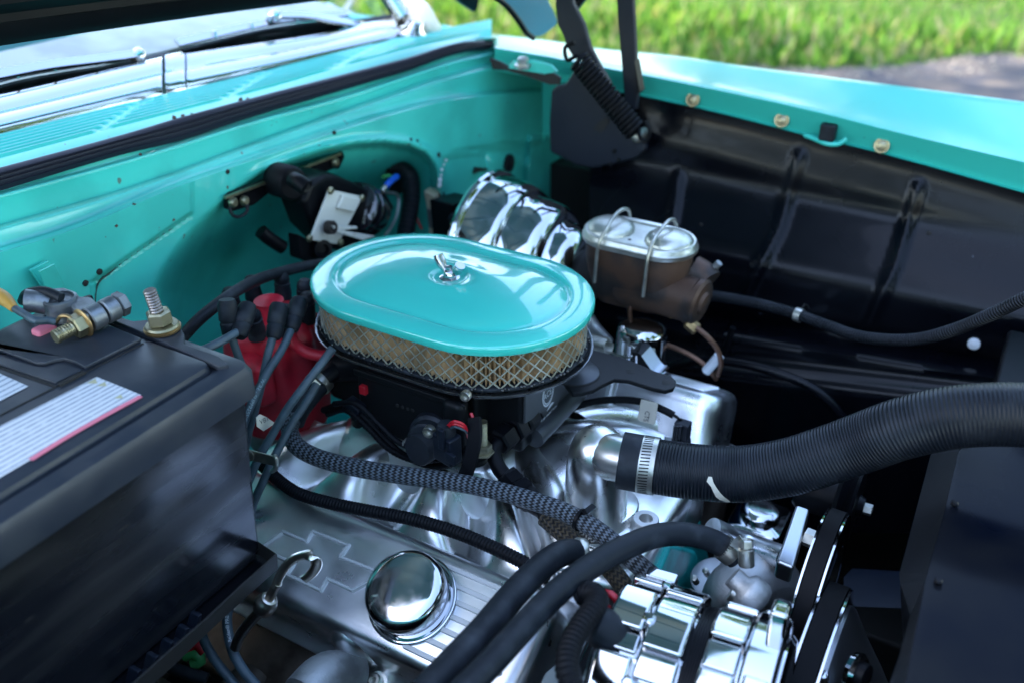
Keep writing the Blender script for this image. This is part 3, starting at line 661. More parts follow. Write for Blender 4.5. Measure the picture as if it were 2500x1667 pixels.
MB().prism([P(a, b, y=Y0-.004) for a, b in ((1480, -330), (1503, -30), (1508, 60), (1516, 150), (1521, 205), (1524, 262), (1552, 270), (1560, 215), (1552, 150), (1548, 60), (1543, -30), (1520, -330))], (0, .010, 0)).build('hinge_arm', M_hinge, hg, bevel=.002)
MB().prism([P(a, b, y=Y0-.02) for a, b in ((1556, 190), (1562, 225), (1556, 232), (1549, 150))], (0, .016, 0)).build('hinge_edge', M_black, hg)
MB().prism([P(a, b, y=.52) for a, b in ((1395, 0), (1425, -20), (1432, -5), (1404, 30))], (0, .01, 0)).build('hinge_link', M_black, hg)
a = P(1412, 148, y=Y0-.035); b = P(1552, 322, y=Y0-.035); ax = (b-a); L = ax.length; Fm = frame(ax); turns = 19
pts = [a+Fm @ V((.0125*math.cos(t), .0125*math.sin(t), L*t/(2*math.pi*turns))) for t in np.linspace(0, 2*math.pi*turns, turns*14)]
sp = MB(); sp.tube(pts, .0031, n=7, step=.0028)
sp.tube([pts[0], a-ax.normalized()*.006, a+V((-.016, 0, -.002)), a+V((-.02, 0, .014)), a+V((-.006, 0, .022))], .0028, n=7, step=.003)
sp.tube([pts[-1], b+ax.normalized()*.008, b+V((.014, 0, -.012)), b+V((.02, 0, .004)), b+V((.012, 0, .016))], .0028, n=7, step=.003)
sp.build('hinge_spring', M_blackm, hg)
MB().lathe([(.007, -.01), (.007, .018), (.004, .02), (0, .02)], P(1566, 328, y=Y0), (0, -1, 0), n=14).build('pin', M_zinc, hg)
for px, py in ((1510, 392), (1490, 402), (1500, 370)): MB().lathe([(.0035, 0), (.003, .002), (0, .003)], P(px, py, y=Y0), (0, -1, 0), n=10).build('rivet', M_black, hg)
MB().prism([P(a, b, y=Y0-.001) for a, b in ((1448, 315), (1462, 300), (1480, 285), (1488, 300), (1474, 318), (1466, 325))], (0, -.0006, 0)).build('window', M_dark, hg)
# gap shade laid on as a dark sheet, with the fender fixing behind the hinge
MB().prism([P(a, b, y=.455) for a, b in ((1200, 142), (1206, 168), (1240, 172), (1290, 186), (1345, 206), (1368, 206), (1372, 190), (1350, 176), (1330, 182), (1300, 172), (1262, 170), (1240, 160), (1222, 150))], (0, -.004, 0)).build('painted_gap_shade', M_dark, car)
MB().prism([P(a, b, y=.448) for a, b in ((1240, 168), (1250, 152), (1300, 150), (1345, 162), (1360, 178), (1330, 182), (1290, 176))], (0, .004, .002)).build('fender_bracket', M_paint_dusty, car, bevel=.001)
MB().lathe([(.013, 0), (.013, .004), (.008, .004), (.008, .012), (0, .013)], P(1278, 163, y=.446), (0, -.2, 1), n=6).build('bracket_nut', M_zinc, car)
# ================================================================== ENGINE
def stad(L, W, z, n=22, o=(0, 0, 0)):
    """ring of a long oval"""
    r = W/2; h = (L-W)/2; ps = []
    for s, a0 in ((1, -90), (-1, 90)):
        for i in range(n+1):
            a = R(a0+180*i/n); ps.append(V((s*h+r*math.cos(a), r*math.sin(a), z))+V(o))
        if s == 1:
            for k in range(1, 6): ps.append(V((h-2*h*k/6, r, z))+V(o))
    for k in range(1, 6): ps.append(V((-h+2*h*k/6, -r, z))+V(o))
    return ps
AL, AW = .305, .206
ac = thing('air_cleaner', 'oval air cleaner with turquoise lid and wire mesh over a pleated paper filter', 'air cleaner', (0, 0, -.065))
mb = MB(); pf = [(.0025, -.0090), (.0008, -.0102), (0, -.0085), (0, -.0036), (.0004, -.0020), (.0014, -.0007), (.0030, 0), (.0225, .0018), (.0240, .0014), (.0252, -.0008), (.0266, -.0012), (.0290, .0004), (.035, .0024), (.045, .0044), (.058, .0062), (.070, .0074)]
rings = [stad(AL-2*i, AW-2*i, z) for i, z in pf]
last = rings[-1]; n_ = len(last)
for t, z in ((.25, .0082), (.5, .0088), (.75, .0091), (1, .0092)):
    rg = []
    for p in last:
        a = math.atan2(p.y, p.x); c = V((.0215*math.cos(a), .0215*math.sin(a), 0)); q = V((p.x, p.y, 0)).lerp(c, t); q.z = z; rg.append(q)
    rings.append(rg)
for r_, z in ((.0195, .0084), (.018, .0068), (.015, .0062), (.0001, .0060)): rings.append([V((r_*math.cos(math.atan2(p.y, p.x)), r_*math.sin(math.atan2(p.y, p.x)), z)) for p in last])
mb.loft(rings, c0=False, c1=True); lid = mb.build('lid', M_lid, ac, smooth=75); sub(lid)
wn = MB().lathe([(.0105, .0055), (.0105, .0070), (.0085, .0078), (.0065, .0082), (.0058, .0135), (.0046, .015), (.0035, .015), (.0035, .0185), (0, .019)], (0, 0, 0), (0, 0, 1), n=28)
for s in (-1, 1):
    d = V((.96*s, -.28*s, 0)); q = [V((0, 0, .010))+d*.004, V((0, 0, .0125))+d*.0075, V((0, 0, .018))+d*.0125, V((0, 0, .0225))+d*.0150]
    wn.tube([p*1.15 for p in q], lambda t: .0022+.0032*math.sin(min(1, t*1.1)*math.pi*.62), n=12, step=.0012)
wn.build('wing_nut', M_chrome_worn, ac, smooth=60)
# filter element: zigzag pleats
mb = MB(); base = stad(AL-.030, AW-.030, 0, n=60); 
def along(ps, N):
    q = ps+[ps[0]]; L = [0]
    for i in range(len(q)-1): L.append(L[-1]+(q[i+1]-q[i]).length)
    out = []
    for k in range(N):
        s = L[-1]*k/N; i = max(j for j in range(len(L)-1) if L[j] <= s+1e-12); t = (s-L[i])/max(L[i+1]-L[i], 1e-9)
        T = (q[i+1]-q[i]).normalized(); out.append((q[i].lerp(q[i+1], t), V((T.y, -T.x, 0)), T))
    return out, L[-1]
NP = 170; al, _ = along(base, NP*2); r0 = []; r1 = []
rnd = random.Random(5)
for k, (p, nn, T) in enumerate(al):
    d = (.0055 if k % 2 else -.006)+rnd.uniform(-.0008, .0008); j = T*rnd.uniform(-.0009, .0009)
    r0.append(p+nn*d+j+V((0, 0, -.010))); r1.append(p+nn*(d+.0)+j*.5+V((0, 0, -.050)))
mb.loft([r0, r1]); o = mb.build('pleated_filter', M_paper, ac, smooth=0); o['kind'] = 'stuff'
# expanded metal sleeve
mb = MB(); base = stad(AL-.0135, AW-.0135, 0, n=60); ND = 60; al, PL = along(base, ND*2); zt, zb = -.0102, -.0495; NRr = 3; hz = (zt-zb)/NRr
def node(k, z): p, nn, T = al[k % (ND*2)]; return p+V((0, 0, z)), nn, T
for k in range(0, ND*2):
    for j in range(NRr*2):
        if (k+j) % 2: a_, b_ = (k, zt-j*hz/2), (k+1, zt-(j+1)*hz/2)
        else: a_, b_ = (k, zt-(j+1)*hz/2), (k+1, zt-j*hz/2)
        pa, na, T = node(*a_); pb, nb, _ = node(*b_); d = (pb-pa).normalized(); wv = na.cross(d)*.00062; th = na*.0009
        mb.add([pa+wv, pb+wv, pb-wv, pa-wv, pa+wv-th, pb+wv-th, pb-wv-th, pa-wv-th], [(0, 1, 2, 3), (4, 7, 6, 5), (0, 4, 5, 1), (3, 2, 6, 7)])
o = mb.build('wire_mesh', M_mesh, ac, smooth=0, fix=False); o['kind'] = 'stuff'
for zc, nm in ((-.0112, 'upper_seal'), (-.0505, 'lower_seal')):
    mb = MB(); mb.loft([stad(AL-2*i, AW-2*i, z) for i, z in ((.0068, zc-.0025), (.0050, zc-.0012), (.0052, zc+.001), (.0075, zc+.0022), (.022, zc+.0022), (.022, zc-.0025))], c0=False, c1=False)
    mb.build(nm, M_rubber, ac, smooth=60)
# sealant crumbs along the foot of the mesh
mb = MB(); al2, _ = along(stad(AL-.0105, AW-.0105, 0, n=60), 260)
for k, (p, nn, T) in enumerate(al2):
    if rnd.random() < .55: continue
    s = rnd.uniform(.0008, .0022); mb.lathe([(s*.9, -s*.5), (s, .0), (s*.6, s*.6), (0, s*.8)], p+V((0, 0, -.0487))+nn*rnd.uniform(-.001, .0016), (0, 0, 1), n=7)
o = mb.build('sealant_bead', mat('glossy_black_sealant', (.01, .011, .012), rough=.1, spec=.8), ac, smooth=80); o['kind'] = 'stuff'
mb = MB(); mb.loft([stad(AL-2*i, AW-2*i, z) for i, z in ((.060, -.064), (.030, -.0625), (.010, -.0600), (.0035, -.0585), (.0005, -.0560), (-.0006, -.0545), (-.0004, -.0532), (.0008, -.0528), (.003, -.0545), (.0075, -.0555), (.012, -.0535), (.03, -.0525))], c0=True, c1=False)
mb.build('base_tray', mat('dark_chrome_tray', (.16, .17, .18), metal=.9, rough=.16, rvar=.15), ac, smooth=60)

# ---- throttle body under the air cleaner
th = thing('throttle_body', 'black fuel injection throttle body under the oval air cleaner', 'throttle body', (0, 0, -.145))
TBX, TBY, TT, TB_ = .076, .080, -.066, -.142
bd = MB(); bd.box((.010, .004, (TT+TB_)/2), (.130, .152, TT-TB_)); body = bd.build('body', M_throttle, th, bevel=.004, seg=3); sub(body)
# step and cover on the near side
bx = MB().box((.007, -TBY-.004, -.106), (.128, .012, .072)); cv_ = bx.build('side_cover', M_throttle, th, bevel=.003, seg=3); sub(cv_)
MB().box((.008, -TBY-.0105, -.074), (.134, .004, .008)).build('cover_ledge', M_throttle, cv_, bevel=.002)
MB().box((.062, -TBY-.009, -.084), (.024, .018, .030)).build('bolt_boss', M_throttle, cv_, bevel=.007, seg=4)
def capscrew(p, ax, r_=.005, h=.006, m=M_zinc, name='cap_screw', par=None):
    return MB().lathe([(r_, 0), (r_, h*.85), (r_*.9, h), (r_*.6, h), (r_*.5, h*.5), (0, h*.5)], p, ax, n=16).build(name, m, par)
capscrew(P(1140, 962, y=-TBY-.020), (.15, -1, .1), .0052, .006, M_zinc, par=cv_)
for k in range(4): p = P(970+k*12.5, 989+k*4.2, y=-TBY-.0121); MB().lathe([(.0022, 0), (.0018, .0004), (0, -.0002)], p, (0, -1, 0), n=12).build('status_dot', M_dark, cv_)
# front face with the maker's emblem
fz = lambda px, py: P(px, py, x=TBX+.0006)
MB().box((-.085, -.010, -.105), (.07, .12, .07)).build('rear_block', M_throttle, th, bevel=.01, seg=3)
MB().box((.090, .015, -.100), (.046, .130, .082)).build('front_block', M_throttle, th, bevel=.005, seg=3)
MB().prism([V((.1128, -.048, -.064)), V((.1128, .078, -.064)), V((.1128, .078, -.136)), V((.1128, .0, -.136)), V((.1128, -.014, -.112)), V((.1128, -.048, -.104))], (.003, 0, 0)).build('front_plate', mat('grey_anodised', (.05, .055, .06), metal=.3, rough=.35, bump=.1, bscale=900), th, bevel=.0015)
xF = .1158; lc = V((xF, .0445, -.1215)); ey_ = V((0, 0, 1)); exx = V((0, 1, 0))
def ringmesh(c, a, b, wd, tear=0):
    o_ = []; i_ = []
    for k in range(40):
        t = 2*math.pi*k/40; s = math.sin(t); f = 1+tear*max(0, -s)
        for L_, m_ in ((o_, 1), (i_, 1-wd)): L_.append(c+exx*(a*m_*math.cos(t)*(1-.35*max(0, s)**2))+ey_*(b*m_*s*f))
    return MB().loft([o_, i_], closed=True, c0=False, c1=False)
lg = V((xF+.0003, -.001, -.093)); ringmesh(lg, .0125, .0165, .12).build('emblem_ring', M_ink, th, smooth=0, fix=False)
ringmesh(lg, .0102, .0138, .10).build('emblem_ring', M_ink, th, smooth=0, fix=False)
text_flat('ACES', lg+V((0, -.0112, -.0042)), exx, ey_, .0100, M_ink, th, squeeze=.95, lift=.0006)
MB().prism([lg+V((.0002, .004, -.017)), lg+V((.0002, -.003, -.0215)), lg+V((.0002, .013, -.0195)), lg+V((.0002, .009, -.017))], (.0002, 0, 0)).build('emblem_tail', M_ink, th, smooth=0)
text_flat('FUEL INJECTION', lg+V((0, -.0155, -.0285)), exx, ey_, .0050, M_ink, th, squeeze=.95, lift=.0006)
MB().tube([V((.116, -.030, -.132)), V((.116, .075, -.132))], .011, n=24).build('fuel_rail', bpy.data.materials['grey_anodised'], th)
for k, (q, r_) in enumerate((([(790, 1000), (830, 990), (880, 1010), (930, 1062), (985, 1110), (1050, 1135), (1110, 1128), (1140, 1095)], .0038), ([(800, 1010), (845, 1000), (900, 1045), (950, 1095), (1010, 1122), (1090, 1118)], .0034), ([(815, 985), (870, 985), (925, 1035), (975, 1080), (1040, 1100)], .0030))):
    MB().tube([P(a, b, y=-.100-.006*k) for a, b in q], r_, n=12, corr=(.004, .0003) if k == 1 else None, step=.001).build('harness_wire', M_blackm, th, smooth=80)
MB().box(P(866, 992, y=-.10), (.020, .014, .012), Matrix.Rotation(.4, 3, 'Y')).build('harness_plug', M_plastic, th, bevel=.002)
MB().box(P(888, 950, y=-.092), (.008, .006, .010)).build('red_lock_tab', M_redwire, th, bevel=.001)
MB().lathe([(.015, -.02), (.015, .012), (.012, .014), (.012, .02)], P(850, 895, y=-.07), (-1, -.3, -.2), n=28).build('vacuum_port', M_black, th)
# mounting feet and studs
for sx, sy in ((1, -1), (-1, -1), (1, 1)):
    c = V((sx*.070, sy*.070, -.148)); MB().lathe([(.014, -.008), (.014, .004), (.010, .008)], c, (0, 0, 1), n=20).build('mounting_foot', M_throttle, th)
# studs in front of the body
for px, py, h in ((1180, 1078, .03),):
    p = P(1180, 1100, y=-.094); MB().lathe([(.0105, -.002), (.0105, .0), (.0085, .0005), (.0085, .0075), (.0075, .008)], p, (0, 0, 1), n=6).build('flange_nut', M_yzinc, th)
    MB().tube([p, p+V((0, 0, .034))], .0042, n=14, step=.0004, corr=(.0013, .00035)).build('stud', M_yzinc, th)
# idle control motor and sensor on the near face
p = P(1050, 1062, y=-.098); MB().lathe([(.022, -.018), (.022, 0), (.019, .003), (.019, .012), (.017, .014), (.010, .014), (.009, .0125), (0, .0125)], p, (.25, -1, .12), n=28).build('idle_motor', M_plastic, th)
MB().lathe([(.0165, -.008), (.0165, .006), (.0155, .0075), (0, .0075)], P(1030, 1092, y=-.112), (-.1, -1, .1), n=28).build('position_sensor', M_plastic, th)
capscrew(P(1051, 1048, y=-.118), (.2, -1, .1), .0058, .007, par=th); capscrew(P(998, 1078, y=-.108), (.2, -1, .1), .005, .006, par=th)
mb = MB(); F3 = Matrix.Rotation(R(-12), 3, 'Z')
mb.box(P(1092, 1090, y=-.122), (.024, .016, .030), F3); cn = mb.build('sensor_plug', M_plastic, th, bevel=.002); sub(cn)
MB().box(P(1078, 1072, y=-.133), (.006, .004, .022), F3).build('plug_key', M_plastic, cn, bevel=.0008)
MB().box(P(1100, 1118, y=-.133), (.012, .004, .010), F3).build('plug_latch', M_plastic, cn, bevel=.0008)
MB().lathe([(.009, 0), (.009, .010), (.0075, .013), (0, .013)], P(1090, 1062, y=-.122), (0, 0, 1), n=18).build('plug_seal', M_rubber, cn)
for k, (m_, dz) in enumerate(((M_redwire, 0), (M_redwire, .003), (M_wire, -.003))):
    MB().tube([P(1092, 1046, y=-.122)+V((0, 0, dz)), P(1110, 1034, y=-.126)+V((0, 0, dz)), P(1132, 1042, y=-.122)+V((0, 0, dz)), P(1143, 1066-k*2, y=-.112), P(1150, 1090, y=-.105)], .0013, n=8, step=.002).build('lead', m_, th)
MB().tube([P(1150, 1008, y=-.104), P(1154, 1018, y=-.106), P(1158, 1040, y=-.104)], .0016, n=8).build('lead', M_redwire, th)
# flat braided lead hanging down
MB().strip([P(1158, 1018, y=-.108), P(1160, 1060, y=-.116), P(1154, 1100, y=-.122), P(1140, 1150, y=-.128), P(1120, 1180, y=-.12)], .013, .004, (0, -1, .3)).build('flat_loom', M_blackm, th, smooth=60)

# fuel fitting with elbow and hex nuts
fuel = thing('fuel_line', 'black anodised fuel fitting with hex nuts and a fine grey braided hose', 'fuel line', P(1240, 1060, z=-.12))
def hexn(a, b, r_, name, m=M_black, par=None, n=6, ch=.12):
    ax_ = (b-a); L_ = ax_.length; return MB().lathe([(r_*.86, 0), (r_, L_*ch), (r_, L_*(1-ch)), (r_*.86, L_)], a, ax_, n=n).build(name, m, par, smooth=25)
a1 = P(1296, 1010, z=-.114); a2 = P(1272, 1036, z=-.115); a3 = P(1250, 1052, z=-.116); a4 = P(1216, 1082, z=-.118)
hexn(a1, a2, .0135, 'fitting_boss', M_throttle, fuel, n=24); hexn(a2, a3, .0150, 'hex_nut', M_black, fuel); hexn(a3+(a4-a3)*.12, a4, .0138, 'hex_nut', M_black, fuel)
e1 = a4+(a4-a3).normalized()*.004; e2 = P(1206, 1108, z=-0.124); e3 = P(1216, 1138, z=-0.132); e4 = P(1232, 1160, z=-.137)
MB().tube([a4, e1, e2, e3, e4], .0075, n=20, step=.002).build('elbow', M_black, fuel, smooth=80)
h1 = P(1240, 1168, z=-.139); h2 = P(1262, 1192, z=-0.142); h3 = P(1284, 1212, z=-0.144); h4 = P(1312, 1232, z=-0.146); h5 = P(1330, 1248, z=-0.147)
hexn(e4, h1, .0125, 'collar', M_black, fuel, n=24); hexn(h1, h2, .0142, 'hex_nut', M_black, fuel); hexn(h2, h3, .0150, 'hex_nut', M_black, fuel)
MB().lathe([(.0125, 0), (.0125, .006), (.0105, .010), (.0095, .022), (.0105, .024)], h3, h4-h3, n=24).build('hose_end', M_black, fuel)
MB().tube([h4, P(1350, 1246, z=-.148), P(1380, 1266, z=-.15), P(1420, 1292, z=-.152), P(1450, 1330, z=-.155)], .0058, n=16).build('fine_braided_hose', M_braids, fuel, smooth=80)

# ---- intake manifold
man = thing('intake_manifold', 'polished aluminium intake manifold with curved runners under the throttle body', 'intake manifold', (0, 0, -.26))
mb = MB(); levels = [(-.155, .15, -.10, .10, .03, -.235), (-.12, .125, -.095, .095, .03, -.185), (-.10, .110, -.088, .088, .03, -.165), (-.09, .095, -.085, .085, .02, -.155), (-.085, .09, -.082, .082, .015, -.150)]
mb.loft([rrect(a, b, c, d, r_, z, k=8) for a, b, c, d, r_, z in levels]); mb.build('plenum', M_alu, man, smooth=80)
def runner(x0, x1, s, r_=.026, z0=-.172, z1=-.235, y1=.155, nm='runner'):
    m_ = MB(); m_.tube([V((x0, s*.03, z0)), V((x0*.9+x1*.1, s*.075, z0+.006)), V((x0*.4+x1*.6, s*.118, z0-.018)), V((x1, s*y1, z1)), V((x1, s*(y1+.02), z1-.03))], lambda t: r_*(1-.12*t), n=26, step=.006)
    return m_.build(nm, M_alu, man, smooth=80)
def apron(s, cx, wd, dep, nm):
    rows = []
    for k in range(30):
        t = k/29; r_ = []
        for i in range(121):
            x = -.205+.44*i/120
            b = max(math.exp(-(abs(x-c*(.80+.20*t)-.008*(1-t))/(wd*(.75+.35*t)))**3.2) for c in cx)
            y = .070+.108*t; z = -.160-.020*t-.062*t*t*t+.006*math.sin(math.pi*t)
            lowr = dep*(.25+.75*math.sin(math.pi*min(1, t*1.15+.05)))
            r_.append(V((x*(.74+.26*min(1, t*1.5)), s*y, z-lowr*(1-b))))
        rows.append(r_)
    return MB().grid(rows).build(nm, M_alu, man, smooth=80)
apron(-1, (-.165, -.065, .055, .165), .034, .045, 'near_runners')
apron(1, (-.15, -.045, .075, .18), .036, .040, 'far_runners')
# forward dome and swept shoulder leading to the water neck
mb = MB(); rings = []
for t, (rx, ry, z, cx, cy) in enumerate(((.075, .080, -.225, .135, -.005), (.072, .076, -.195, .133, 0), (.062, .066, -.172, .130, .003), (.045, .050, -.160, .126, .005), (.022, .026, -.1555, .122, .006), (.002, .002, -.155, .12, .006))):
    rings.append([V((cx+rx*math.cos(a), cy+ry*math.sin(a), z)) for a in np.linspace(0, 2*math.pi, 36, endpoint=False)])
mb.loft(rings, c0=False); mb.build('forward_dome', M_alu, man, smooth=80)
for s in (-1, 1):
    m_ = MB(); m_.tube([V((.10, s*.02, -.175)), V((.15, s*.06, -.178)), V((.19, s*.10, -.198)), V((.215, s*.13, -.225))], lambda t: .024-.006*t, n=22, step=.006); m_.build('web', M_alu, man, smooth=80)
# flat flanges down to the heads
for s in (-1, 1):
    M3 = Matrix(((1, 0, 0), (0, s, 0), (0, 0, 1))); pr = [V((x, s*.125, -.222)) for x in (-.20, .235)]+[V((x, s*.178, -.262)) for x in (.235, -.20)]
    MB().prism(pr, (0, 0, -.014)).build('head_flange', M_alu, man, bevel=.003)
# front water crossover with thermostat pad
mb = MB(); mb.loft([rrect(.165, .262, -.125, .12, .028, z, k=7) if i < 3 else rrect(.172, .255, -.117, .112, .026, z, k=7) for i, z in enumerate((-.265, -.21, -.192, -.186))]); mb.build('water_crossover', M_alu, man, smooth=70)
bs = P(1577, 1266, z=-.178); MB().lathe([(.0135, -.02), (.0128, 0), (.0120, .001), (.0068, .001), (.0062, -.004), (.0050, -.012), (0, -.012)], bs, (0, 0, 1), n=30).build('threaded_boss', mat('machined_aluminium', (.62, .62, .60), metal=.8, rough=.4), man)
# bolts along the manifold edge
for px, py in ((1305, 1135), (1355, 1045), (1410, 1035)):
    pass
for x in (-.115, -.005, .11, .205):
    for s in (-1, 1): MB().lathe([(.011, -.004), (.011, .0), (.008, .001), (.008, .008), (.006, .009), (0, .009)], V((x, s*.160, -.247)), (0, s*.55, .84), n=6 if x != .11 else 18).build('manifold_bolt', M_zinc, man, smooth=25)
# block below
blk = thing('engine_block', 'turquoise painted engine block glimpsed below the polished manifold', 'engine block', (0, 0, -.6))
MB().loft([rrect(-.24, .255, -.20, .20, .03, z) for z in (-.60, -.40)]+[rrect(-.24, .255, -.13, .13, .03, -.275)]).build('block', M_engine, blk, smooth=40)
for s in (-1, 1):
    MB().prism([V((-.215, s*.17, -.262)), V((.245, s*.17, -.262)), V((.245, s*.30, -.33)), V((-.215, s*.30, -.33))], (0, -s*.05, -.10)).build('cylinder_head', M_header, blk, bevel=.006)
MB().prism([P(1640, 1330, x=.268), P(1700, 1345, x=.268), P(1712, 1380, x=.268), P(1672, 1450, x=.268), P(1600, 1500, x=.268), P(1560, 1440, x=.268), P(1610, 1400, x=.268)], (-.02, 0, 0)).build('front_face', M_engine, blk, bevel=.004)
# ribbed front flange of polished metal beside it
MB().prism([P(1490, 1350, x=.255), P(1620, 1345, x=.255), P(1655, 1345, x=.255), P(1648, 1375, x=.255), P(1600, 1400, x=.255), P(1480, 1400, x=.255)], (-.03, 0, 0)).build('water_jacket', M_alu, blk, bevel=.01, seg=5)
# ---- water neck
wnk = thing('thermostat_housing', 'polished aluminium water neck clamped to the big radiator hose', 'thermostat housing', (.20, -.055, -.19))
TC = V((.196, -.050, 0))
mb = MB(); rg = []
def tri(z, s, gx=0):
    ps = []
    for k in range(48):
        a = 2*math.pi*k/48; r_ = (.040+.0085*math.cos(2*(a-R(70))))*s; ps.append(TC+V((r_*math.cos(a), r_*math.sin(a), z)))
    return ps
MB().loft([tri(-.186, 1.02), tri(-.178, 1.02), tri(-.1755, .98)]).build('base_flange', M_alu, wnk, smooth=60)
HS = P(1524, 1124, d=.862); HD = (P(1700, 1152, d=.842)-P(1524, 1124, d=.862)).normalized()
ND_ = MB().lathe([(.0320, -.178), (.0305, -.172), (.0300, -.135), (.0295, -.118), (.0275, -.104), (.0235, -.093), (.0170, -.0855), (.009, -.0825), (0, -.082)], (TC.x, TC.y, 0), (0, 0, 1), n=48).build('neck', M_alu, wnk, smooth=80)
c_n = V((TC.x, TC.y, -.112)); MB().tube([c_n, c_n.lerp(HS, .5)+V((0, 0, .002)), HS+HD*.006], lambda t: .0235-.003*t, n=36, step=.003).build('outlet', M_alu, wnk, smooth=80)
for px, py in ((1440, 1243), (1530, 1085)):
    p = P(px, py, z=-.170); MB().lathe([(.014, -.008), (.014, -.002), (.0105, -.001), (.0105, .0005)], p, (0, 0, 1), n=24).build('washer', M_yzinc, wnk)
    MB().lathe([(.0085, -.002), (.0085, .007), (.0070, .0085), (.0048, .0085), (.0045, .004), (0, .004)], p, (0, 0, 1), n=24).build('cap_screw', M_zinc, wnk)

# ---- big radiator hose
rh = thing('radiator_hose', 'thick ribbed black rubber radiator hose curving across to the right', 'hose', HS)
hp = [(1515, 1122, .800), (1580, 1134, .795), (1690, 1150, .785), (1807, 1156, .775), (1920, 1140, .76), (2020, 1110, .745), (2110, 1078, .73), (2206, 1044, .71), (2339, 1016, .69), (2500, 1012, .675), (2700, 1035, .66), (2850, 1080, .66)]
pts = [P(a, b, d=c*1.075) for a, b, c in hp]
hb = MB(); hb.tube(pts, .0250, n=40, step=.003); hose = hb.build('hose_body', M_radhose, rh, smooth=80); HF = hb.fr
cl = MB(); i_c = int(.027/(HF[1][0]-HF[0][0]))
def band(mb_, fr_, s0, s1, r0, r1, n=40):
    st = fr_[1][0]-fr_[0][0]; i0 = int(s0/st); i1 = max(i0+1, int(s1/st)); A0 = []; rings = []
    for i, rr in ((i0, r0), (i0, r1), (i1, r1), (i1, r0)):
        t, p, T, A, B = fr_[min(i, len(fr_)-1)]; rings.append([p+A*(rr*math.cos(a))+B*(rr*math.sin(a)) for a in np.linspace(0, 2*math.pi, n, endpoint=False)])
    return mb_.loft(rings, c0=False, c1=False)
band(MB(), HF, .000, .020, .018, .0262).build('smooth_cuff', M_rubber, rh, smooth=30)
clp = band(MB(), HF, .0205, .034, .0246, .0264).build('hose_clamp', M_zinc, rh, smooth=30); sub(clp)
ang0 = facing(HF, i_c, CAM)
for k in range(26):
    f = HF[i_c]; a = ang0-1.5+k*.115; t, p, T, A, B = f; c = p+A*(.02655*math.cos(a))+B*(.02655*math.sin(a)); nn = (c-p).normalized(); s_ = T.cross(nn)
    MB().add([c+T*.0042+s_*.0006, c-T*.0042+s_*.0006+s_*.0008, c-T*.0042-s_*.0006+s_*.0008, c+T*.0042-s_*.0006], [(0, 1, 2, 3)]).build('slot', M_dark, clp, smooth=0, fix=False)
# chalk mark and faint printing
ck = []
for k, (s, w_) in enumerate(((0, .0015), (.15, .0028), (.3, .0022), (.5, .0028), (.7, .0038), (.85, .0040), (1, .002))):
    ck.append((s, w_))
i1 = min(range(len(HF)), key=lambda i: (HF[i][1]-P(1755, 1190, d=.83)).length); L1 = []; L2 = []
aa = facing(HF, i1, CAM); dn = V((0, 0, -1)); sgn = 1 if (HF[i1][3]*math.cos(aa+.3)+HF[i1][4]*math.sin(aa+.3)).z < (HF[i1][3]*math.cos(aa)+HF[i1][4]*math.sin(aa)).z else -1
for s, w_ in ck:
    a = aa+sgn*(.12+1.15*s); i = min(len(HF)-1, i1-2+int(5*s)); t, p, T, A, B = HF[i]; c = p+(A*math.cos(a)+B*math.sin(a))*.0254; L1.append(c-T*w_); L2.append(c+T*w_)
MB().grid([L1, L2]).build('chalk_mark', M_tagm, rh, smooth=0)

# ---- valve covers
TL = R(27)
def vcover(s, O, x0, x1, name, label):
    """s = -1 near side, +1 far side; O on the inner top edge"""
    nrm = V((0, s*math.sin(TL), math.cos(TL))); wv = V((0, s*math.cos(TL), -math.sin(TL))); M3 = Matrix((V((1, 0, 0)), wv, nrm)).transposed()
    t = thing(name, label, 'valve cover', O+V((0, 0, -.08)))
    lv = [(.014, -.072, .012, .03), (.014, -.066, .012, .03), (.0115, -.0645, .012, .03), (.002, -.063, .010, .026), (0, -.060, .0, .024), (-.002, -.020, .0, .024), (-.0035, -.0085, .0, .024), (-.007, -.003, .0, .022), (-.012, -.0005, .0, .02), (-.016, 0, .0, .018)]
    mb = MB(); rings = []
    for g, h, _, rad in lv: rings.append(rrect(x0-g, x1+g, -g-.004, .108+g, rad, h, M3, O, k=8))
    mb.loft(rings); return t, mb, M3, nrm, wv
On = V((0, -.186, -.158))
vn, mb, MN, NN, WN = vcover(-1, On, -.195, .232, 'valve_cover', 'near polished valve cover with raised outline emblem and chrome breather cap')
cov = mb.build('cover', M_brush, vn, smooth=50); sub(cov)
PLN = (On+NN*.0003, NN)
bow = [(640, 1335), (692, 1298), (749, 1321), (764, 1296), (851, 1331), (831, 1359), (936, 1400), (863, 1441), (800, 1412), (784, 1441), (701, 1402), (718, 1375), (655, 1348)]
pts = [P(a, b, pl=PLN) for a, b in bow]; m_ = MB()
for i in range(len(pts)):
    a = pts[i]; b = pts[(i+1) % len(pts)]; d = (b-a).normalized(); wv_ = NN.cross(d)*.0021
    m_.add([a+wv_*1.0-d*.0014-NN*.0006, b+wv_+d*.0014-NN*.0006, b-wv_+d*.0014-NN*.0006, a-wv_-d*.0014-NN*.0006, a+wv_*.45+NN*.0024, b+wv_*.45+NN*.0024, b-wv_*.45+NN*.0024, a-wv_*.45+NN*.0024], [(0, 1, 2, 3), (4, 7, 6, 5), (0, 4, 5, 1), (3, 2, 6, 7), (0, 3, 7, 4), (1, 5, 6, 2)])
m_.build('emblem_outline', mat('emblem_edge', (.50, .51, .50), metal=.25, rough=.45), vn, smooth=0)
def vloc(O, M3, x, w_, h=0): return O+M3 @ V((x, w_, h))
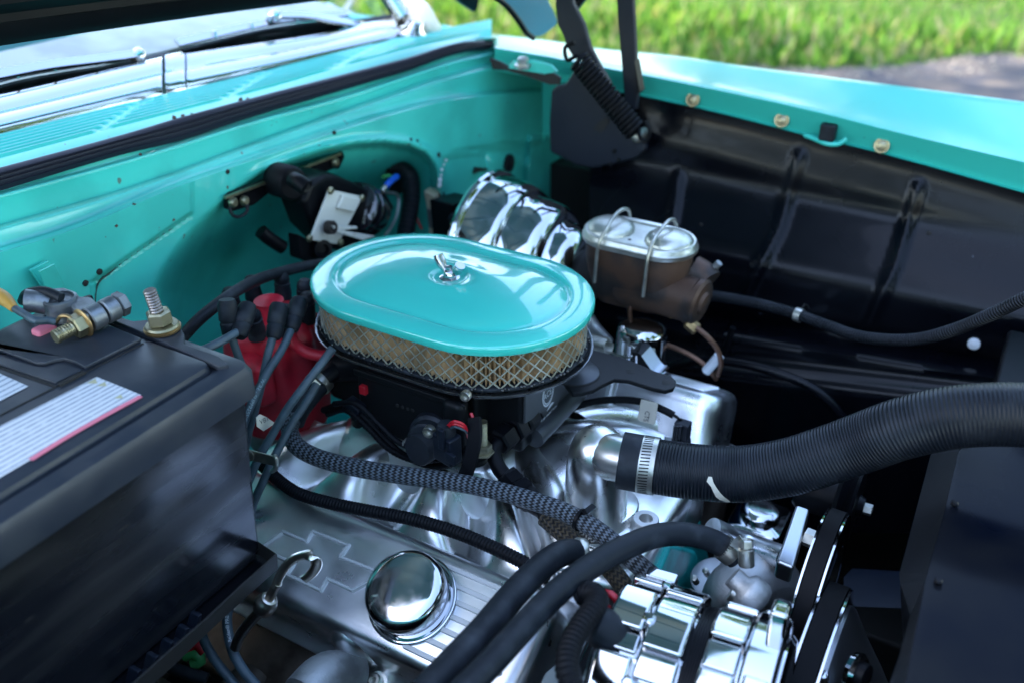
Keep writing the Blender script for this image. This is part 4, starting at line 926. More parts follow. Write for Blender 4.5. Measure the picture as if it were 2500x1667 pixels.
def rib(x0, x1, w_, par=None, h=.0022, wd=.0052):
    q = [vloc(On, MN, x0, w_), vloc(On, MN, x1, w_)]
    ps = rrect(x0, x1, w_-wd/2, w_+wd/2, wd/2, -.0003, MN, On, k=4); ps2 = rrect(x0+.0008, x1-.0008, w_-wd/2+.0008, w_+wd/2-.0008, wd/2, h, MN, On, k=4)
    MB().loft([ps, ps2]).build('rib', bpy.data.materials['emblem_edge'], par, smooth=50)
for k in range(7):
    rib(.115 if 0 < k < 6 else .120, .212, .014+k*.0128, vn)
for k in range(7): rib(-.180, -.142-.000*k, .014+k*.0128, vn)
# scallop with bolt on the near flange
for x in (.085, -.12):
    c = vloc(On, MN, x, .122, -.062); MB().lathe([(.011, -.002), (.011, .001), (.008, .0015), (.0075, .009), (.006, .0105), (.0035, .0105), (.003, .006), (0, .006)], c, NN, n=20).build('cover_bolt', M_zinc, vn)
    m_ = MB(); rs = []
    for k, (hh, rr) in enumerate(((-.066, .022), (-.04, .0215), (-.02, .019), (-.010, .013), (-.006, .002))): rs.append([vloc(On, MN, x-.026+rr*1.0*math.cos(a), .1005+rr*.8*math.sin(a), hh) for a in np.linspace(0, 2*math.pi, 24, endpoint=False)])
    m_.loft(rs).build('bolt_shoulder', M_brush, vn, smooth=80)
for x in (-.06, .06, .17):
    c = vloc(On, MN, x, -.013, -.062); MB().lathe([(.009, -.002), (.009, .001), (.006, .0015), (.006, .008), (0, .009)], c, NN, n=16).build('cover_bolt', M_zinc, vn)
# gasket
MB().loft([rrect(-.208, .245, -.017, .121, .03, h, MN, On, k=8) for h in (-.076, -.0722)]).build('gasket', M_gasket, vn)
# breather cap
bp_ = P(1008, 1462, pl=(On, NN)); br = thing('oil_breather', 'large round chrome breather cap on the near valve cover', 'breather cap', bp_)
MB().lathe([(.0405, .0005), (.0410, .0020), (.0400, .0032), (.0375, .0030), (.0355, .0022), (.0345, .006), (.0345, .010)], bp_, NN, n=56, c0=True, c1=True).build('flange', M_chrome, br, smooth=60)
MB().lathe([(.0335, .0085), (.0350, .0088), (.0362, .0105), (.0365, .0200), (.0360, .0235), (.0345, .0268), (.0315, .0292), (.0270, .0306), (.018, .0316), (.008, .0320), (0, .0321)], bp_, NN, n=64).build('cap', M_chrome_worn, br, smooth=80)

Of = V((0, .158, -.147))
vf, mb, MF, NF, WF = vcover(1, Of, -.19, .252, 'valve_cover', 'far polished valve cover beyond the air cleaner with blue gasket line')
mb.build('cover', M_brush, vf, smooth=50)
MB().loft([rrect(-.202, .264, -.018, .121, .03, h, MF, Of, k=8) for h in (-.0775, -.0722)]).build('gasket', M_gasket, vf)
for k in range(6):
    ps = rrect(.15, .225, .018+k*.0125, .018+k*.0125+.005, .0024, -.0003, MF, Of, k=3); ps2 = rrect(.151, .224, .019+k*.0125, .018+k*.0125+.004, .0024, .0018, MF, Of, k=3)
    MB().loft([ps, ps2]).build('rib', M_brush, vf, smooth=50)
# bolt pocket in its inner face
for x in (.105, -.03):
    c = vloc(Of, MF, x, -.014, -.060); MB().lathe([(.009, -.002), (.009, .001), (.0065, .0015), (.006, .010), (0, .011)], c, NF, n=16).build('cover_bolt', M_yzinc, vf)
    for d in (-.018, .018):
        cc = vloc(Of, MF, x+d, -.002, -.066); MB().tube([cc, cc+NF*.052], .006, n=14, step=.01).build('pocket_edge', M_brush, vf, smooth=80)
# chrome breather can on the far cover
bc = P(1562, 862, y=.205); bf = thing('filler_cap', 'chrome oil filler canister standing on the far valve cover', 'filler cap', bc)
axf = V((0, .12, 1)).normalized()
MB().lathe([(.0325, -.012), (.0330, -.006), (.0310, -.003), (.0305, .0), (.0305, .020), (.0300, .029), (.0270, .0355), (.0220, .0385), (.012, .0395), (0, .0397)], bc+V((0, 0, .0)), axf, n=48).build('can', M_chrome, bf, smooth=80)
MB().lathe([(.0360, -.014), (.0360, -.012), (.0325, -.0105), (.031, -.010)], bc, axf, n=40).build('foot', M_chrome_worn, bf, smooth=60)
# ================================================================== ANCILLARIES
def hosething(name, label, cat, pts, r_, m, n=18, step=.004, corr=None, group=None):
    mb = MB().tube(pts, r_, n=n, step=step, corr=corr); o = mb.build(name, m, None, smooth=80); tag(o, label, cat, group); o_fr = mb.fr; return o, o_fr
# ---- battery
def PB(px, py, **k):
    (a, v), = k.items(); c = CAM['xyz'.index(a)]
    return P(px, py, **{a: c+(v-c)*.9})
BX0, BX1, BY0, BY1, ZT = -.235, -.0163, -.539, -.2636, .043
bt = thing('battery', 'black car battery with scuffed case and worn white label beside the firewall', 'battery', ((BX0+BX1)/2, (BY0+BY1)/2, -.16))
rg = []
for z, g, r_ in ((-.224, .012, .006), (-.21, .010, .006), (-.10, .006, .006), (-.040, .003, .006), (-.036, -.001, .006)): rg.append(rrect(BX0+g, BX1-g, BY0+g, BY1-g, r_, ZT+z*.9, k=4))
MB().loft(rg).build('case', M_case, bt, smooth=50)
rg = []
for z, g, r_ in ((-.0375, -.002, .010), (-.0360, -.0045, .010), (-.012, -.0045, .010), (-.0050, -.002, .012), (-.0030, .003, .012), (-.0030, .012, .010), (-.0070, .0135, .008), (-.0070, .0175, .008), (.0, .0195, .008), (.0012, .024, .008), (.0012, .06, .004)): rg.append(rrect(BX0+g, BX1-g, BY0+g, BY1-g, r_, ZT+z*.9, k=5))
M_batt = mat('battery_top_plastic', (.015, .020, .030), rough=.36, rvar=.2, rscale=25, spec=.5, bump=.04, bscale=250, col2=(.026, .030, .038), vscale=18)
ld = MB().loft(rg).build('lid', M_batt, bt, smooth=35); sub(ld)
Z0 = .0014
def bp(px, py, z=Z0): return PB(px, py, z=z)
# raised cell cover plates with joints between them
def plate(pts, h, name, m=None, par=None, z=Z0, bev=.0012): return MB().prism([bp(a, b, z) for a, b in pts], (0, 0, h)).build(name, m or M_batt, par, bevel=bev)
plate([(-60, 848), (78, 778), (245, 792), (347, 834), (209, 903), (186, 890), (160, 882), (134, 886), (112, 893), (92, 893), (-60, 838)], .0035, 'cell_cover', par=ld)
plate([(-60, 852), (88, 897), (116, 899), (150, 889), (182, 897), (200, 904), (137, 937), (-60, 872)], .0014, 'cell_cover', par=ld)
plate([(142, 939), (204, 907), (210, 912), (148, 944)], .0016, 'vent_slot', M_dark, ld, bev=0)
MB().strip([bp(350, 838, Z0+.0002), bp(137, 943, Z0+.0002), bp(-60, 1044, Z0+.0002)], .0014, .0005, (0, 0, 1)).build('joint', M_dark, ld)
MB().strip([bp(-60, 876, Z0+.0002), bp(137, 943, Z0+.0002)], .0022, .0005, (0, 0, 1)).build('joint', M_dark, ld)
def label_mat():
    m = mat('printed_label', (.58, .62, .66), rough=.55, col2=(.46, .52, .58), vscale=30, cpos=(.5, .8)); n = m.node_tree.nodes; l = m.node_tree.links; b = n['Principled BSDF']
    uv = n.new('ShaderNodeUVMap'); mp = n.new('ShaderNodeMapping'); mp.inputs['Scale'].default_value = (22, 13, 1); br_ = n.new('ShaderNodeTexNoise'); br_.inputs['Scale'].default_value = 1; br_.inputs['Detail'].default_value = 5
    l.new(uv.outputs[0], mp.inputs[0]); l.new(mp.outputs[0], br_.inputs[0])
    sp = n.new('ShaderNodeSeparateXYZ'); l.new(uv.outputs[0], sp.inputs[0]); w_ = n.new('ShaderNodeMath'); w_.operation = 'MULTIPLY'; w_.inputs[1].default_value = 62; l.new(sp.outputs[1], w_.inputs[0])
    s = n.new('ShaderNodeMath'); s.operation = 'SINE'; l.new(w_.outputs[0], s.inputs[0]); g = n.new('ShaderNodeMath'); g.operation = 'MULTIPLY'; l.new(s.outputs[0], g.inputs[0]); l.new(br_.outputs[0], g.inputs[1])
    r_ = n.new('ShaderNodeValToRGB'); r_.color_ramp.elements[0].position = .26; r_.color_ramp.elements[1].position = .40; r_.color_ramp.elements[0].color = (.56, .58, .60, 1); r_.color_ramp.elements[1].color = (.20, .24, .30, 1)
    l.new(g.outputs[0], r_.inputs[0]); l.new(r_.outputs[0], b.inputs['Base Color']); return m
M_label = label_mat()
def label(q, name, par):
    a, b, c, d = [bp(x, y, Z0+.0005) for x, y in q]; N = 14; rows = []; uv = []
    for j in range(N+1):
        v = j/N; rows.append([(a*(1-u)+b*u)*(1-v)+(d*(1-u)+c*u)*v for u in np.linspace(0, 1, N+1)]); uv += [(u, v) for u in np.linspace(0, 1, N+1)]
    mb = MB(); mb.loft(rows, closed=False, uv=uv); return mb.build(name, M_label, par, smooth=0, fix=False)
lb = label([(-200, 1141), (236, 919), (345, 963), (-113, 1231)], 'label', bt); sub(lb)
MB().strip([bp(344, 966, Z0+.0009), bp(250, 1017, Z0+.0009), bp(160, 1068, Z0+.0009), bp(75, 1121, Z0+.0009)], .0042, .0003, (0, 0, 1)).build('pink_band', M_magenta, lb)
for px, py, s in ((228, 931, .0045), (252, 938, .004), (292, 968, .0035)):
    p = bp(px, py, Z0+.0008); MB().add([p+V((s, 0, 0)), p+V((-s*.6, s*.9, 0)), p+V((-s*.6, -s*.9, 0))], [(0, 1, 2)]).build('warning_triangle', mat('faded_ochre', (.42, .40, .24), rough=.6) if px == 228 else bpy.data.materials['faded_ochre'], lb, smooth=0, fix=False)
label([(-189, 951), (-60, 884), (69, 942), (-60, 1009)], 'label', bt)
# hold-down shelf, stud and nut
hd = thing('battery_hold_down', 'black hold-down frame with threaded stud and brass nut behind the battery', 'battery clamp', PB(395, 815, z=-.004))
MB().prism([bp(262, 786, -.004), bp(258, 762, -.004), bp(290, 788, -.004), bp(330, 795, -.004), bp(360, 792, -.004), bp(408, 800, -.004), bp(440, 808, -.004), bp(452, 826, -.004), bp(452, 850, -.004), bp(540, 882, -.004), bp(560, 900, -.004), bp(535, 905, -.004), bp(430, 858, -.004)], (0, 0, .0045)).build('frame', M_batt, hd, bevel=.001)
sb_ = PB(397, 803, z=.002)
MB().lathe([(.0150, 0), (.0152, .0018), (.0130, .0022)], sb_, (0, 0, 1), n=28).build('washer', M_brass, hd)
MB().lathe([(.0135, .0022), (.0140, .0032), (.0130, .0048), (.009, .005)], sb_, (0, 0, 1), n=28).build('washer', M_yzinc, hd)
MB().lathe([(.0088, .005), (.0104, .0062), (.0104, .0155), (.0088, .017)], sb_, (-.06, -.02, 1), n=6).build('hex_nut', M_yzinc, hd, smooth=25)
top = P(364, 708, y=sb_.y-.003); MB().tube([sb_+V((0, 0, .004)), top], .0050, n=18, step=.0005, corr=(.0026, .0008)).build('threaded_stud', mat('dull_steel', (.24, .21, .20), metal=.9, rough=.35, var=.3, vscale=60), hd, smooth=80)
# terminal clamp
tc_ = thing('terminal_clamp', 'lead battery terminal clamp with bolt and yellow wire on the battery', 'terminal', PB(155, 800, z=.006))
MB().lathe([(.0125, -.006), (.0115, .012), (.0105, .0145), (.0100, .0147), (.0098, .0140), (0, .0140)], PB(152, 765, z=.010), (0, 0, 1), n=32).build('post', M_lead, tc_)
pr = [PB(a, b, z=.014) for a, b in ((102, 768), (105, 744), (128, 731), (165, 728), (193, 738), (202, 750), (232, 752), (247, 770), (240, 790), (214, 798), (192, 790), (176, 768), (150, 776), (128, 782))]
MB().prism(pr, (0, 0, .011)).build('clamp_jaw', M_lead, tc_, bevel=.003, seg=3)
MB().lathe([(.0136, .0), (.0136, .0115), (.0115, .0125), (.0112, .0100), (0, .0098)], PB(153, 758, z=.0155), (0, 0, 1), n=32).build('clamp_ring', M_lead, tc_)
MB().tube([PB(62, 735, z=.028), PB(90, 737, z=.026), PB(118, 744, z=.022)], lambda t: .0098-.001*t, n=24).build('cable_barrel', M_lead, tc_)
b0 = PB(150, 815, z=.016); b1 = PB(236, 772, z=.018); axb = (b1-b0).normalized()
MB().lathe([(.0095, 0), (.0105, .001), (.0105, .0115), (.0095, .0125)], b0+axb*.024, axb, n=24).build('jaw_lug', M_lead, tc_)
MB().lathe([(.0095, 0), (.0105, .001), (.0105, .0105), (.0095, .0115)], b0+axb*.0385, axb, n=24).build('jaw_lug', M_lead, tc_)
MB().lathe([(.0108, 0), (.0122, .001), (.0122, .0018), (.010, .003)], b0+axb*.0185, axb, n=28).build('copper_washer', M_brass, tc_)
MB().lathe([(.0085, 0), (.0100, .001), (.0100, .0085), (.0085, .0095)], b0+axb*.010, axb, n=6).build('hex_nut', M_yzinc, tc_, smooth=25)
MB().tube([b0-axb*.006, b0+axb*.014], .0054, n=16, step=.0005, corr=(.0024, .0007)).build('bolt_thread', M_yzinc, tc_)
MB().lathe([(.0088, 0), (.0108, .001), (.0108, .0070), (.0095, .0080), (0, .0084)], b0+axb*.051, axb, n=6).build('bolt_head', M_lead, tc_, smooth=25)
MB().tube([PB(-30, 718, z=.03), PB(5, 727, z=.03), PB(36, 754, z=.028)], lambda t: .0085-.005*t, n=16).build('yellow_sleeve', M_yellow, tc_)
MB().tube([PB(34, 752, z=.028), PB(60, 768, z=.026), PB(90, 784, z=.024), PB(118, 783, z=.020), PB(138, 786, z=.018)], .0032, n=12).build('ground_lead', M_wire, tc_)
MB().tube([PB(138, 786, z=.018), PB(150, 772, z=.026), PB(172, 775, z=.026), PB(182, 800, z=.018)], .0016, n=10).build('wire_loop', M_brass, tc_)
MB().box(PB(108, 806, z=.006), (.012, .018, .008)).build('red_cap', M_magenta, tc_, bevel=.003)
MB().tube([PB(55, 735, z=.012), PB(70, 716, z=.03), PB(110, 712, z=.034), PB(150, 728, z=.03)], .0042, n=12).build('cable_loop', M_rubber, tc_)
MB().prism([PB(186, 730, x=-.30), PB(218, 720, x=-.30), PB(226, 742, x=-.30), PB(200, 745, x=-.30)], (.004, 0, 0)).build('black_tab', M_black, tc_)
# battery tray
ty = thing('battery_tray', 'bent black steel battery tray lip under the battery case', 'tray', (-.0, -.38, -.17))
q1 = [(616, 1312), (672, 1352), (594, 1420), (500, 1505), (415, 1585), (325, 1664), (200, 1775)]
up = [PB(a, b, z=-.206) for a, b in q1]; lo_ = [p+V((0, -.001, -.015)) for p in up]
jg = [V((.0006*math.sin(i*2.3), 0, .0012*math.sin(i*1.9))) for i in range(7)]
MB().loft([[u+j, u+j+V((.002, .0, 0)), l+V((.002, 0, 0)), l] for u, l, j in zip(up, lo_, jg)]).build('lip', mat('tray_brown_black', (.022, .020, .018), rough=.4, rvar=.2, bump=.12, bscale=150), ty, bevel=.0006)
MB().prism([PB(616, 1316, z=-.228), PB(668, 1358, z=-.228), PB(594, 1424, z=-.228), PB(325, 1668, z=-.228), PB(200, 1779, z=-.228), V((-.06, -.52, -.162)), V((-.06, -.265, -.162))], (0, 0, -.003)).build('floor', M_black, ty)
for px, py in ((455, 1525), (424, 1558), (386, 1592), (348, 1627), (305, 1662)):
    p = PB(px, py, x=-.076); MB().prism([p, p+V((0, .006, .010)), p+V((0, .010, .009)), p+V((0, .005, -.002))], (.010, 0, 0)).build('case_foot', M_plastic, ty, bevel=.0008)
    MB().box(p+V((.004, -.010, -.002)), (.005, .022, .003)).build('case_foot_rail', M_plastic, ty, bevel=.0005)

# ---- distributor
ds = thing('distributor', 'red distributor cap crowded with black spark plug boots behind the air cleaner', 'distributor', (-.195, -.062, -.23))
dc = V((-.195, -.062, 0))
mb = MB(); rings = []
for z, r0_ in ((-.190, .052), (-.150, .056), (-.135, .058), (-.118, .054), (-.085, .050), (-.070, .049), (-.064, .043), (-.058, .028)):
    rings.append([dc+V(((r0_+.004*math.cos(8*a)*(1 if -.13 < z < -.062 else 0))*math.cos(a), (r0_+.004*math.cos(8*a)*(1 if -.13 < z < -.062 else 0))*math.sin(a), z)) for a in np.linspace(0, 2*math.pi, 80, endpoint=False)])
mb.loft(rings); cap = mb.build('cap', M_red, ds, smooth=50); sub(cap)
MB().lathe([(.045, -.03), (.048, 0)], dc+V((0, 0, -.19)), (0, 0, 1), n=40).build('housing', M_cast, ds)
MB().lathe([(.020, -.06), (.016, -.048), (.016, -.043), (0, -.042)], dc, (0, 0, 1), n=30).build('centre_tower', M_red, ds)
bpos = []
for k in range(8):
    a = R(22.5+45*k); c = dc+V((.040*math.cos(a), .040*math.sin(a), -.066)); bpos.append((a, c))
    MB().lathe([(.0085, -.005), (.0080, .010)], c, (0, 0, 1), n=18).build('tower', M_red, cap)
    MB().lathe([(.0098, .000), (.0102, .004), (.0092, .006), (.0098, .010), (.0088, .018), (.0090, .0225), (.0075, .0235), (.0088, .026), (.0080, .031), (.0050, .035), (0, .036)], c, (math.cos(a)*.12, math.sin(a)*.12, 1), n=18).build('boot', M_rubber, ds)
MB().box(dc+V((.02, -.054, -.105)), (.05, .022, .05), Matrix.Rotation(R(-15), 3, 'Z')).build('coil_connector', M_red, ds, bevel=.006, seg=3)
MB().tube([P(700, 800, x=-.16), P(728, 848, x=-.135), P(770, 866, x=-.12), P(830, 868, x=-.10)], .0062, n=14).build('red_lead', M_red, ds)
# ---- spark plug wires
def elbow(px, py, x):
    return P(px, py, x=x)
def plugwire(start, pts, label, r_=.0041, boot=True):
    t = thing('spark_plug_wire', label, 'wire', start, 'spark plug wires')
    o = MB(); allp = [start]+pts; o.tube(allp, r_, n=14, step=.004); w__ = o.build('wire', M_wire, t, smooth=80)
    d = (V(allp[1])-V(allp[0])).normalized(); s0 = V(start)-d*.006
    if boot: MB().lathe([(.0075, -.004), (.0092, .0), (.0092, .016), (.0078, .018), (.0086, .020), (.0075, .030), (.0060, .032)], s0, d, n=18).build('boot', M_rubber, t)
    return t, o.fr
X = dict
w2, fr_w2 = plugwire(P(556, 756, x=-.150), PP([(560, 800, X(x=-.148)), (582, 870, X(x=-.143)), (612, 950, X(x=-.14)), (612, 1020, X(x=-.14)), (600, 1090, X(x=-.14)), (575, 1200, X(x=-.14))]), 'leftmost blue grey spark plug wire dropping in front of the red cap')
w1, _ = plugwire(P(600, 766, x=-.140), PP([(590, 800, X(x=-.135)), (560, 822, X(x=-.132)), (510, 848, X(x=-.135)), (460, 866, X(x=-.15)), (400, 880, X(x=-.19)), (330, 900, X(x=-.26))]), 'spark plug wire sweeping left from the red cap to behind the battery')
w3, _ = plugwire(P(678, 766, x=-.128), PP([(672, 800, X(x=-.124)), (655, 862, X(x=-.12)), (640, 930, X(x=-.12)), (620, 1010, X(x=-.125)), (600, 1080, X(x=-.13)), (592, 1200, X(x=-.13))]), 'spark plug wire falling straight down the middle of the red cap')
w4, f4 = plugwire(P(726, 752, x=-.125), PP([(712, 800, X(x=-.118)), (690, 850, X(x=-.112)), (650, 915, X(x=-.11)), (616, 980, X(x=-.11)), (590, 1050, X(x=-.11)), (572, 1110, X(x=-.115)), (560, 1180, X(x=-.12))]), 'spark plug wire with pale printing crossing the right side of the red cap')
text_tube('WIRE - SUPPRESSION CORE', f4, .085, .0043, facing(f4, 24, CAM)+.42, .0052, mat('pale_wire_print', (.25, .36, .38), rough=.6), w4)
w5, _ = plugwire(P(812, 850, x=-.05), PP([(790, 880, X(x=-.055)), (740, 945, X(x=-.062)), (700, 1000, X(x=-.07)), (664, 1062, X(x=-.078)), (630, 1120, X(x=-.085)), (605, 1180, X(x=-.09)), (585, 1240, X(x=-.095)), (570, 1330, X(x=-.10))]), 'long spark plug wire from under the air cleaner down through the metal clip', boot=False)
w6, _ = plugwire(P(775, 935, x=-.075), PP([(745, 985, X(x=-.078)), (715, 1030, X(x=-.08)), (680, 1095, X(x=-.082)), (662, 1130, X(x=-.082)), (640, 1180, X(x=-.085)), (618, 1230, X(x=-.09)), (606, 1290, X(x=-.092))]), 'second spark plug wire held by the bent metal clip beside the valve cover', boot=False)
for px, py, x, ax_, L_ in ((690, 712, -.16, (.3, -.5, 1), 0), (712, 686, -.19, (.2, -.2, 1), 0)):
    pass
# wire clip
cs = thing('wire_clip', 'bent zinc metal clip holding two spark plug wires beside the battery corner', 'clip', P(625, 1105, y=-.215))
MB().prism([P(575, 1086, y=-.218), P(672, 1111, y=-.218), P(670, 1134, y=-.218), P(575, 1112, y=-.218)], (.001, -.0018, 0)).build('strap', M_zinc, cs, bevel=.0008)
MB().tube([P(671, 1112, y=-.217), P(675, 1122, y=-.220), P(672, 1142, y=-.216), P(664, 1149, y=-.210)], .0024, n=10).build('strap_end', M_zinc, cs)
MB().lathe([(.0060, 0), (.0060, .0012), (.0045, .002), (.0022, .0022), (.002, .001), (0, .001)], P(609, 1110, y=-.220), (0, -1, .2), n=20).build('rivet', M_zinc, cs)
# paper tag by the distributor
tg = MB().prism([P(624, 1018, x=-.09), P(634, 1010, x=-.09), P(648, 1016, x=-.09), P(671, 1032, x=-.09), P(642, 1051, x=-.09), P(626, 1040, x=-.09)], (.0008, 0, 0)).build('wire_tag', M_tagm, smooth=0); tag(tg, 'small cream tag on a wire below the red distributor cap', 'tag')
c_ = P(634, 1035, x=-.0895); o = text_flat('VB1', c_, (P(650, 1024, x=-.09)-P(632, 1032, x=-.09)), (P(636, 1015, x=-.09)-P(640, 1035, x=-.09)), .0075, M_inkd, None)
o.parent = tg; o.location = ORG[o.name]-ORG[tg.name]

# ---- hoses and looms
vh, _ = hosething('vacuum_hose', 'plain black hose arching from the firewall recess over the distributor', 'hose', PP([(440, 830, X(x=-.20)), (480, 786, X(x=-.19)), (542, 735, X(x=-.19)), (614, 690, X(x=-.20)), (690, 664, X(x=-.215)), (760, 648, X(x=-.22)), (850, 640, X(x=-.22))]), .0062, M_rubber)
# breather hose: smooth rubber end with clamp, then braided sleeve
bh = thing('braided_hose', 'fat braided black hose curving from the throttle body over the near valve cover', 'hose', P(760, 950, z=-.10))
e0 = PP([(850, 880, -.085), (815, 905, -.090), (790, 925, -.094)]); e1 = PP([(795, 920, -.095), (765, 955, -.102), (730, 1000, -.112), (716, 1030, -.118)])
MB().tube(e0, .0105, n=20).build('stub_pipe', M_black, bh)
mm = MB().tube(e1, .0112, n=24, step=.003); mm.build('rubber_end', M_rubber, bh, smooth=80)
ccl = band(MB(), mm.fr, .004, .013, .0112, .0128).build('hose_clamp', M_zinc, bh, smooth=30); sub(ccl)
MB().lathe([(.0042, -.006), (.0042, .004), (.0055, .0045), (.0055, .009), (0, .0095)], P(768, 930, z=-.088), (-.6, -.3, .8), n=6).build('clamp_screw', M_zinc, ccl, smooth=25)
bpz = [(716, 1015, -.112), (707, 1045, -.118), (722, 1085, -.122), (760, 1110, -.124), (810, 1127, -.124), (881, 1143, -.123), (989, 1160, -.122), (1096, 1174, -.121), (1203, 1194, -.119), (1310, 1225, -.117), (1381, 1250, -.116), (1436, 1279, -.116), (1490, 1318, -.12), (1565, 1383, -.13), (1623, 1430, -.145), (1680, 1485, -.17), (1720, 1540, -.2)]
mb = MB().tube(PP(bpz), lambda t: .0088*(1-.06*t), n=28, step=.003); mb.build('braided_sleeve', M_braid, bh, smooth=80); BF = mb.fr
mb = MB()
def fr_at(fr, px, py):
    return min(range(len(fr)), key=lambda i: (lambda q: (q[0]-px)**2+(q[1]-py)**2)(pix(fr[i][1])))
def pix(p):
    d = p-CAM; z = d.dot(cf); return (1250+FPX*d.dot(cr)/z, 833.5-FPX*d.dot(cu)/z)
i_ = fr_at(BF, 1418, 1268); st_ = BF[1][0]-BF[0][0]
zt = band(MB(), BF, BF[i_][0]-.0022, BF[i_][0]+.0022, .0088, .0102).build('cable_tie', M_black, bh, smooth=30)
MB().strip([BF[i_][1]+V((0, 0, .010)), BF[i_][1]+V((.004, -.004, .014)), BF[i_][1]+V((.006, .010, .012))], .005, .0015, (0, -1, .5)).build('tie_tail', M_black, bh)
# second braided hose beneath
h2_, _ = hosething('braided_hose', 'thinner brown black braided hose dropping behind the chrome alternator', 'hose', PP([(1330, 1262, -.15), (1400, 1320, -.155), (1460, 1360, -.16), (1500, 1400, -.165), (1535, 1450, -.175), (1560, 1510, -.19), (1580, 1560, -.21)]), .0088, M_braidb)
# corrugated loom over the valve cover edge
lo1, _ = hosething('wiring_loom', 'black corrugated loom tube running along the inner edge of the near valve cover', 'wiring', PP([(640, 1135, -.150), (676, 1168, -.148), (727, 1203, -.145), (806, 1227, -.142), (904, 1247, -.138), (1003, 1266, -.134), (1101, 1294, -.131), (1180, 1325, -.130), (1278, 1372, -.130), (1340, 1410, -.135)]), .0058, M_blackm, step=.00055, corr=(.0033, .0006), n=16)
# heater hoses
hA = thing('heater_hose', 'matte black heater hose arching to the worm clamp on the water pump', 'hose', P(1606, 1306, z=-.09), 'heater hoses')
mb = MB().tube(PP([(1800, 1362, -.118), (1770, 1336, -.110), (1735, 1317, -.103), (1674, 1303, -.095), (1606, 1306, -.088), (1538, 1330, -.083), (1470, 1364, -.080), (1402, 1410, -.078), (1334, 1470, -.076), (1268, 1540, -.076), (1195, 1620, -.08), (1110, 1705, -.085)]), .0098, n=26, step=.004); mb.build('hose_body', M_rubber, hA, smooth=80); fA = mb.fr
ca = band(MB(), fA, .008, .020, .0098, .0112).build('worm_clamp', M_zinc, hA, smooth=30); sub(ca)
for k in range(12):
    f = fA[4]; a = facing(fA, 4, CAM)-1.3+k*.2; c = f[1]+(f[3]*math.cos(a)+f[4]*math.sin(a))*.01125; nn = (c-f[1]).normalized(); s_ = f[2].cross(nn)
    MB().add([c+f[2]*.004+s_*.0004, c-f[2]*.004+s_*.0004, c-f[2]*.004-s_*.0004, c+f[2]*.004-s_*.0004], [(0, 1, 2, 3)]).build('slot', M_dark, ca, smooth=0, fix=False)
c = P(1822, 1352, z=-.100); axc = V((-.25, .35, .9))
MB().lathe([(.0058, -.010), (.0065, -.009), (.0065, .004), (.0048, .005), (.0048, .007)], c, axc, n=20).build('screw_housing', M_zinc, ca)
MB().lathe([(.0062, .006), (.0062, .0115), (.0050, .0125), (.0045, .011), (0, .011)], c, axc, n=6).build('screw_head', M_zinc, ca, smooth=25)
MB().strip([P(1796, 1338, z=-.098), P(1806, 1322, z=-.092), P(1815, 1318, z=-.088)], .010, .0008, (.3, -.6, .6)).build('band_tail', M_zinc, ca)
hB = thing('heater_hose', 'second matte heater hose running lower left beside the first one', 'hose', P(1300, 1402, z=-.09), 'heater hoses')
MB().tube(PP([(1412, 1352, -.120), (1395, 1346, -.112), (1370, 1350, -.106), (1335, 1372, -.100), (1290, 1412, -.096), (1240, 1466, -.093), (1180, 1538, -.092), (1110, 1612, -.092), (1030, 1695, -.095)]), .0108, n=26).build('hose_body', M_rubber, hB, smooth=80)
MB().lathe([(.0112, 0), (.0118, .001), (.0118, .007), (.0112, .008)], P(1404, 1344, z=-.116), (.6, .5, -.3), n=26).build('spring_clamp', M_zinc, hB)
# alternator loom
al_, _ = hosething('alternator_loom', 'thick corrugated black loom curling down beside the chrome alternator', 'wiring', PP([(1412, 1450, -.085), (1436, 1444, -.080), (1457, 1456, -.076), (1452, 1480, -.073), (1430, 1510, -.072), (1404, 1550, -.072), (1386, 1600, -.073), (1388, 1650, -.075), (1410, 1700, -.08)]), .0080, M_blackm, step=.0007, corr=(.0042, .0010), n=18)
rl = thing('alternator_lead', 'red alternator cables under a black rubber boot', 'cable', P(1490, 1480, z=-.14))
MB().tube(PP([(1466, 1447, -0.090), (1488, 1448, -0.087), (1505, 1462, -0.090), (1511, 1485, -0.095), (1508, 1508, -0.105)]), .0030, n=12).build('red_cable', M_redwire, rl)
MB().tube(PP([(1460, 1470, -0.095), (1478, 1484, -0.100), (1500, 1500, -0.110)]), .0042, n=12).build('red_cable', M_redwire, rl)
MB().tube(PP([(1448, 1520, -0.090), (1468, 1530, -0.093), (1496, 1552, -0.100), (1520, 1580, -0.115)]), lambda t: .0135+.004*math.sin(t*3)-.003*t, n=24, step=.002).build('rubber_boot', M_rubber, rl, smooth=80)
# polished front corner below the hoses already belongs to the valve cover; bracket bars beside it
bb = thing('accessory_bracket', 'dark bracket bar between the near valve cover and the alternator', 'bracket', P(1400, 1640, z=-.2))
MB().prism([P(1440, 1560, z=-.18), P(1475, 1575, z=-.18), P(1430, 1700, z=-.18), P(1375, 1700, z=-.18)], (0, 0, -.012)).build('bar', M_black, bb, bevel=.002)
MB().prism([P(1330, 1640, z=-.19), P(1380, 1600, z=-.19), P(1400, 1700, z=-.19), P(1300, 1710, z=-.19)], (0, 0, -.01)).build('foot', M_alu, bb, bevel=.002)

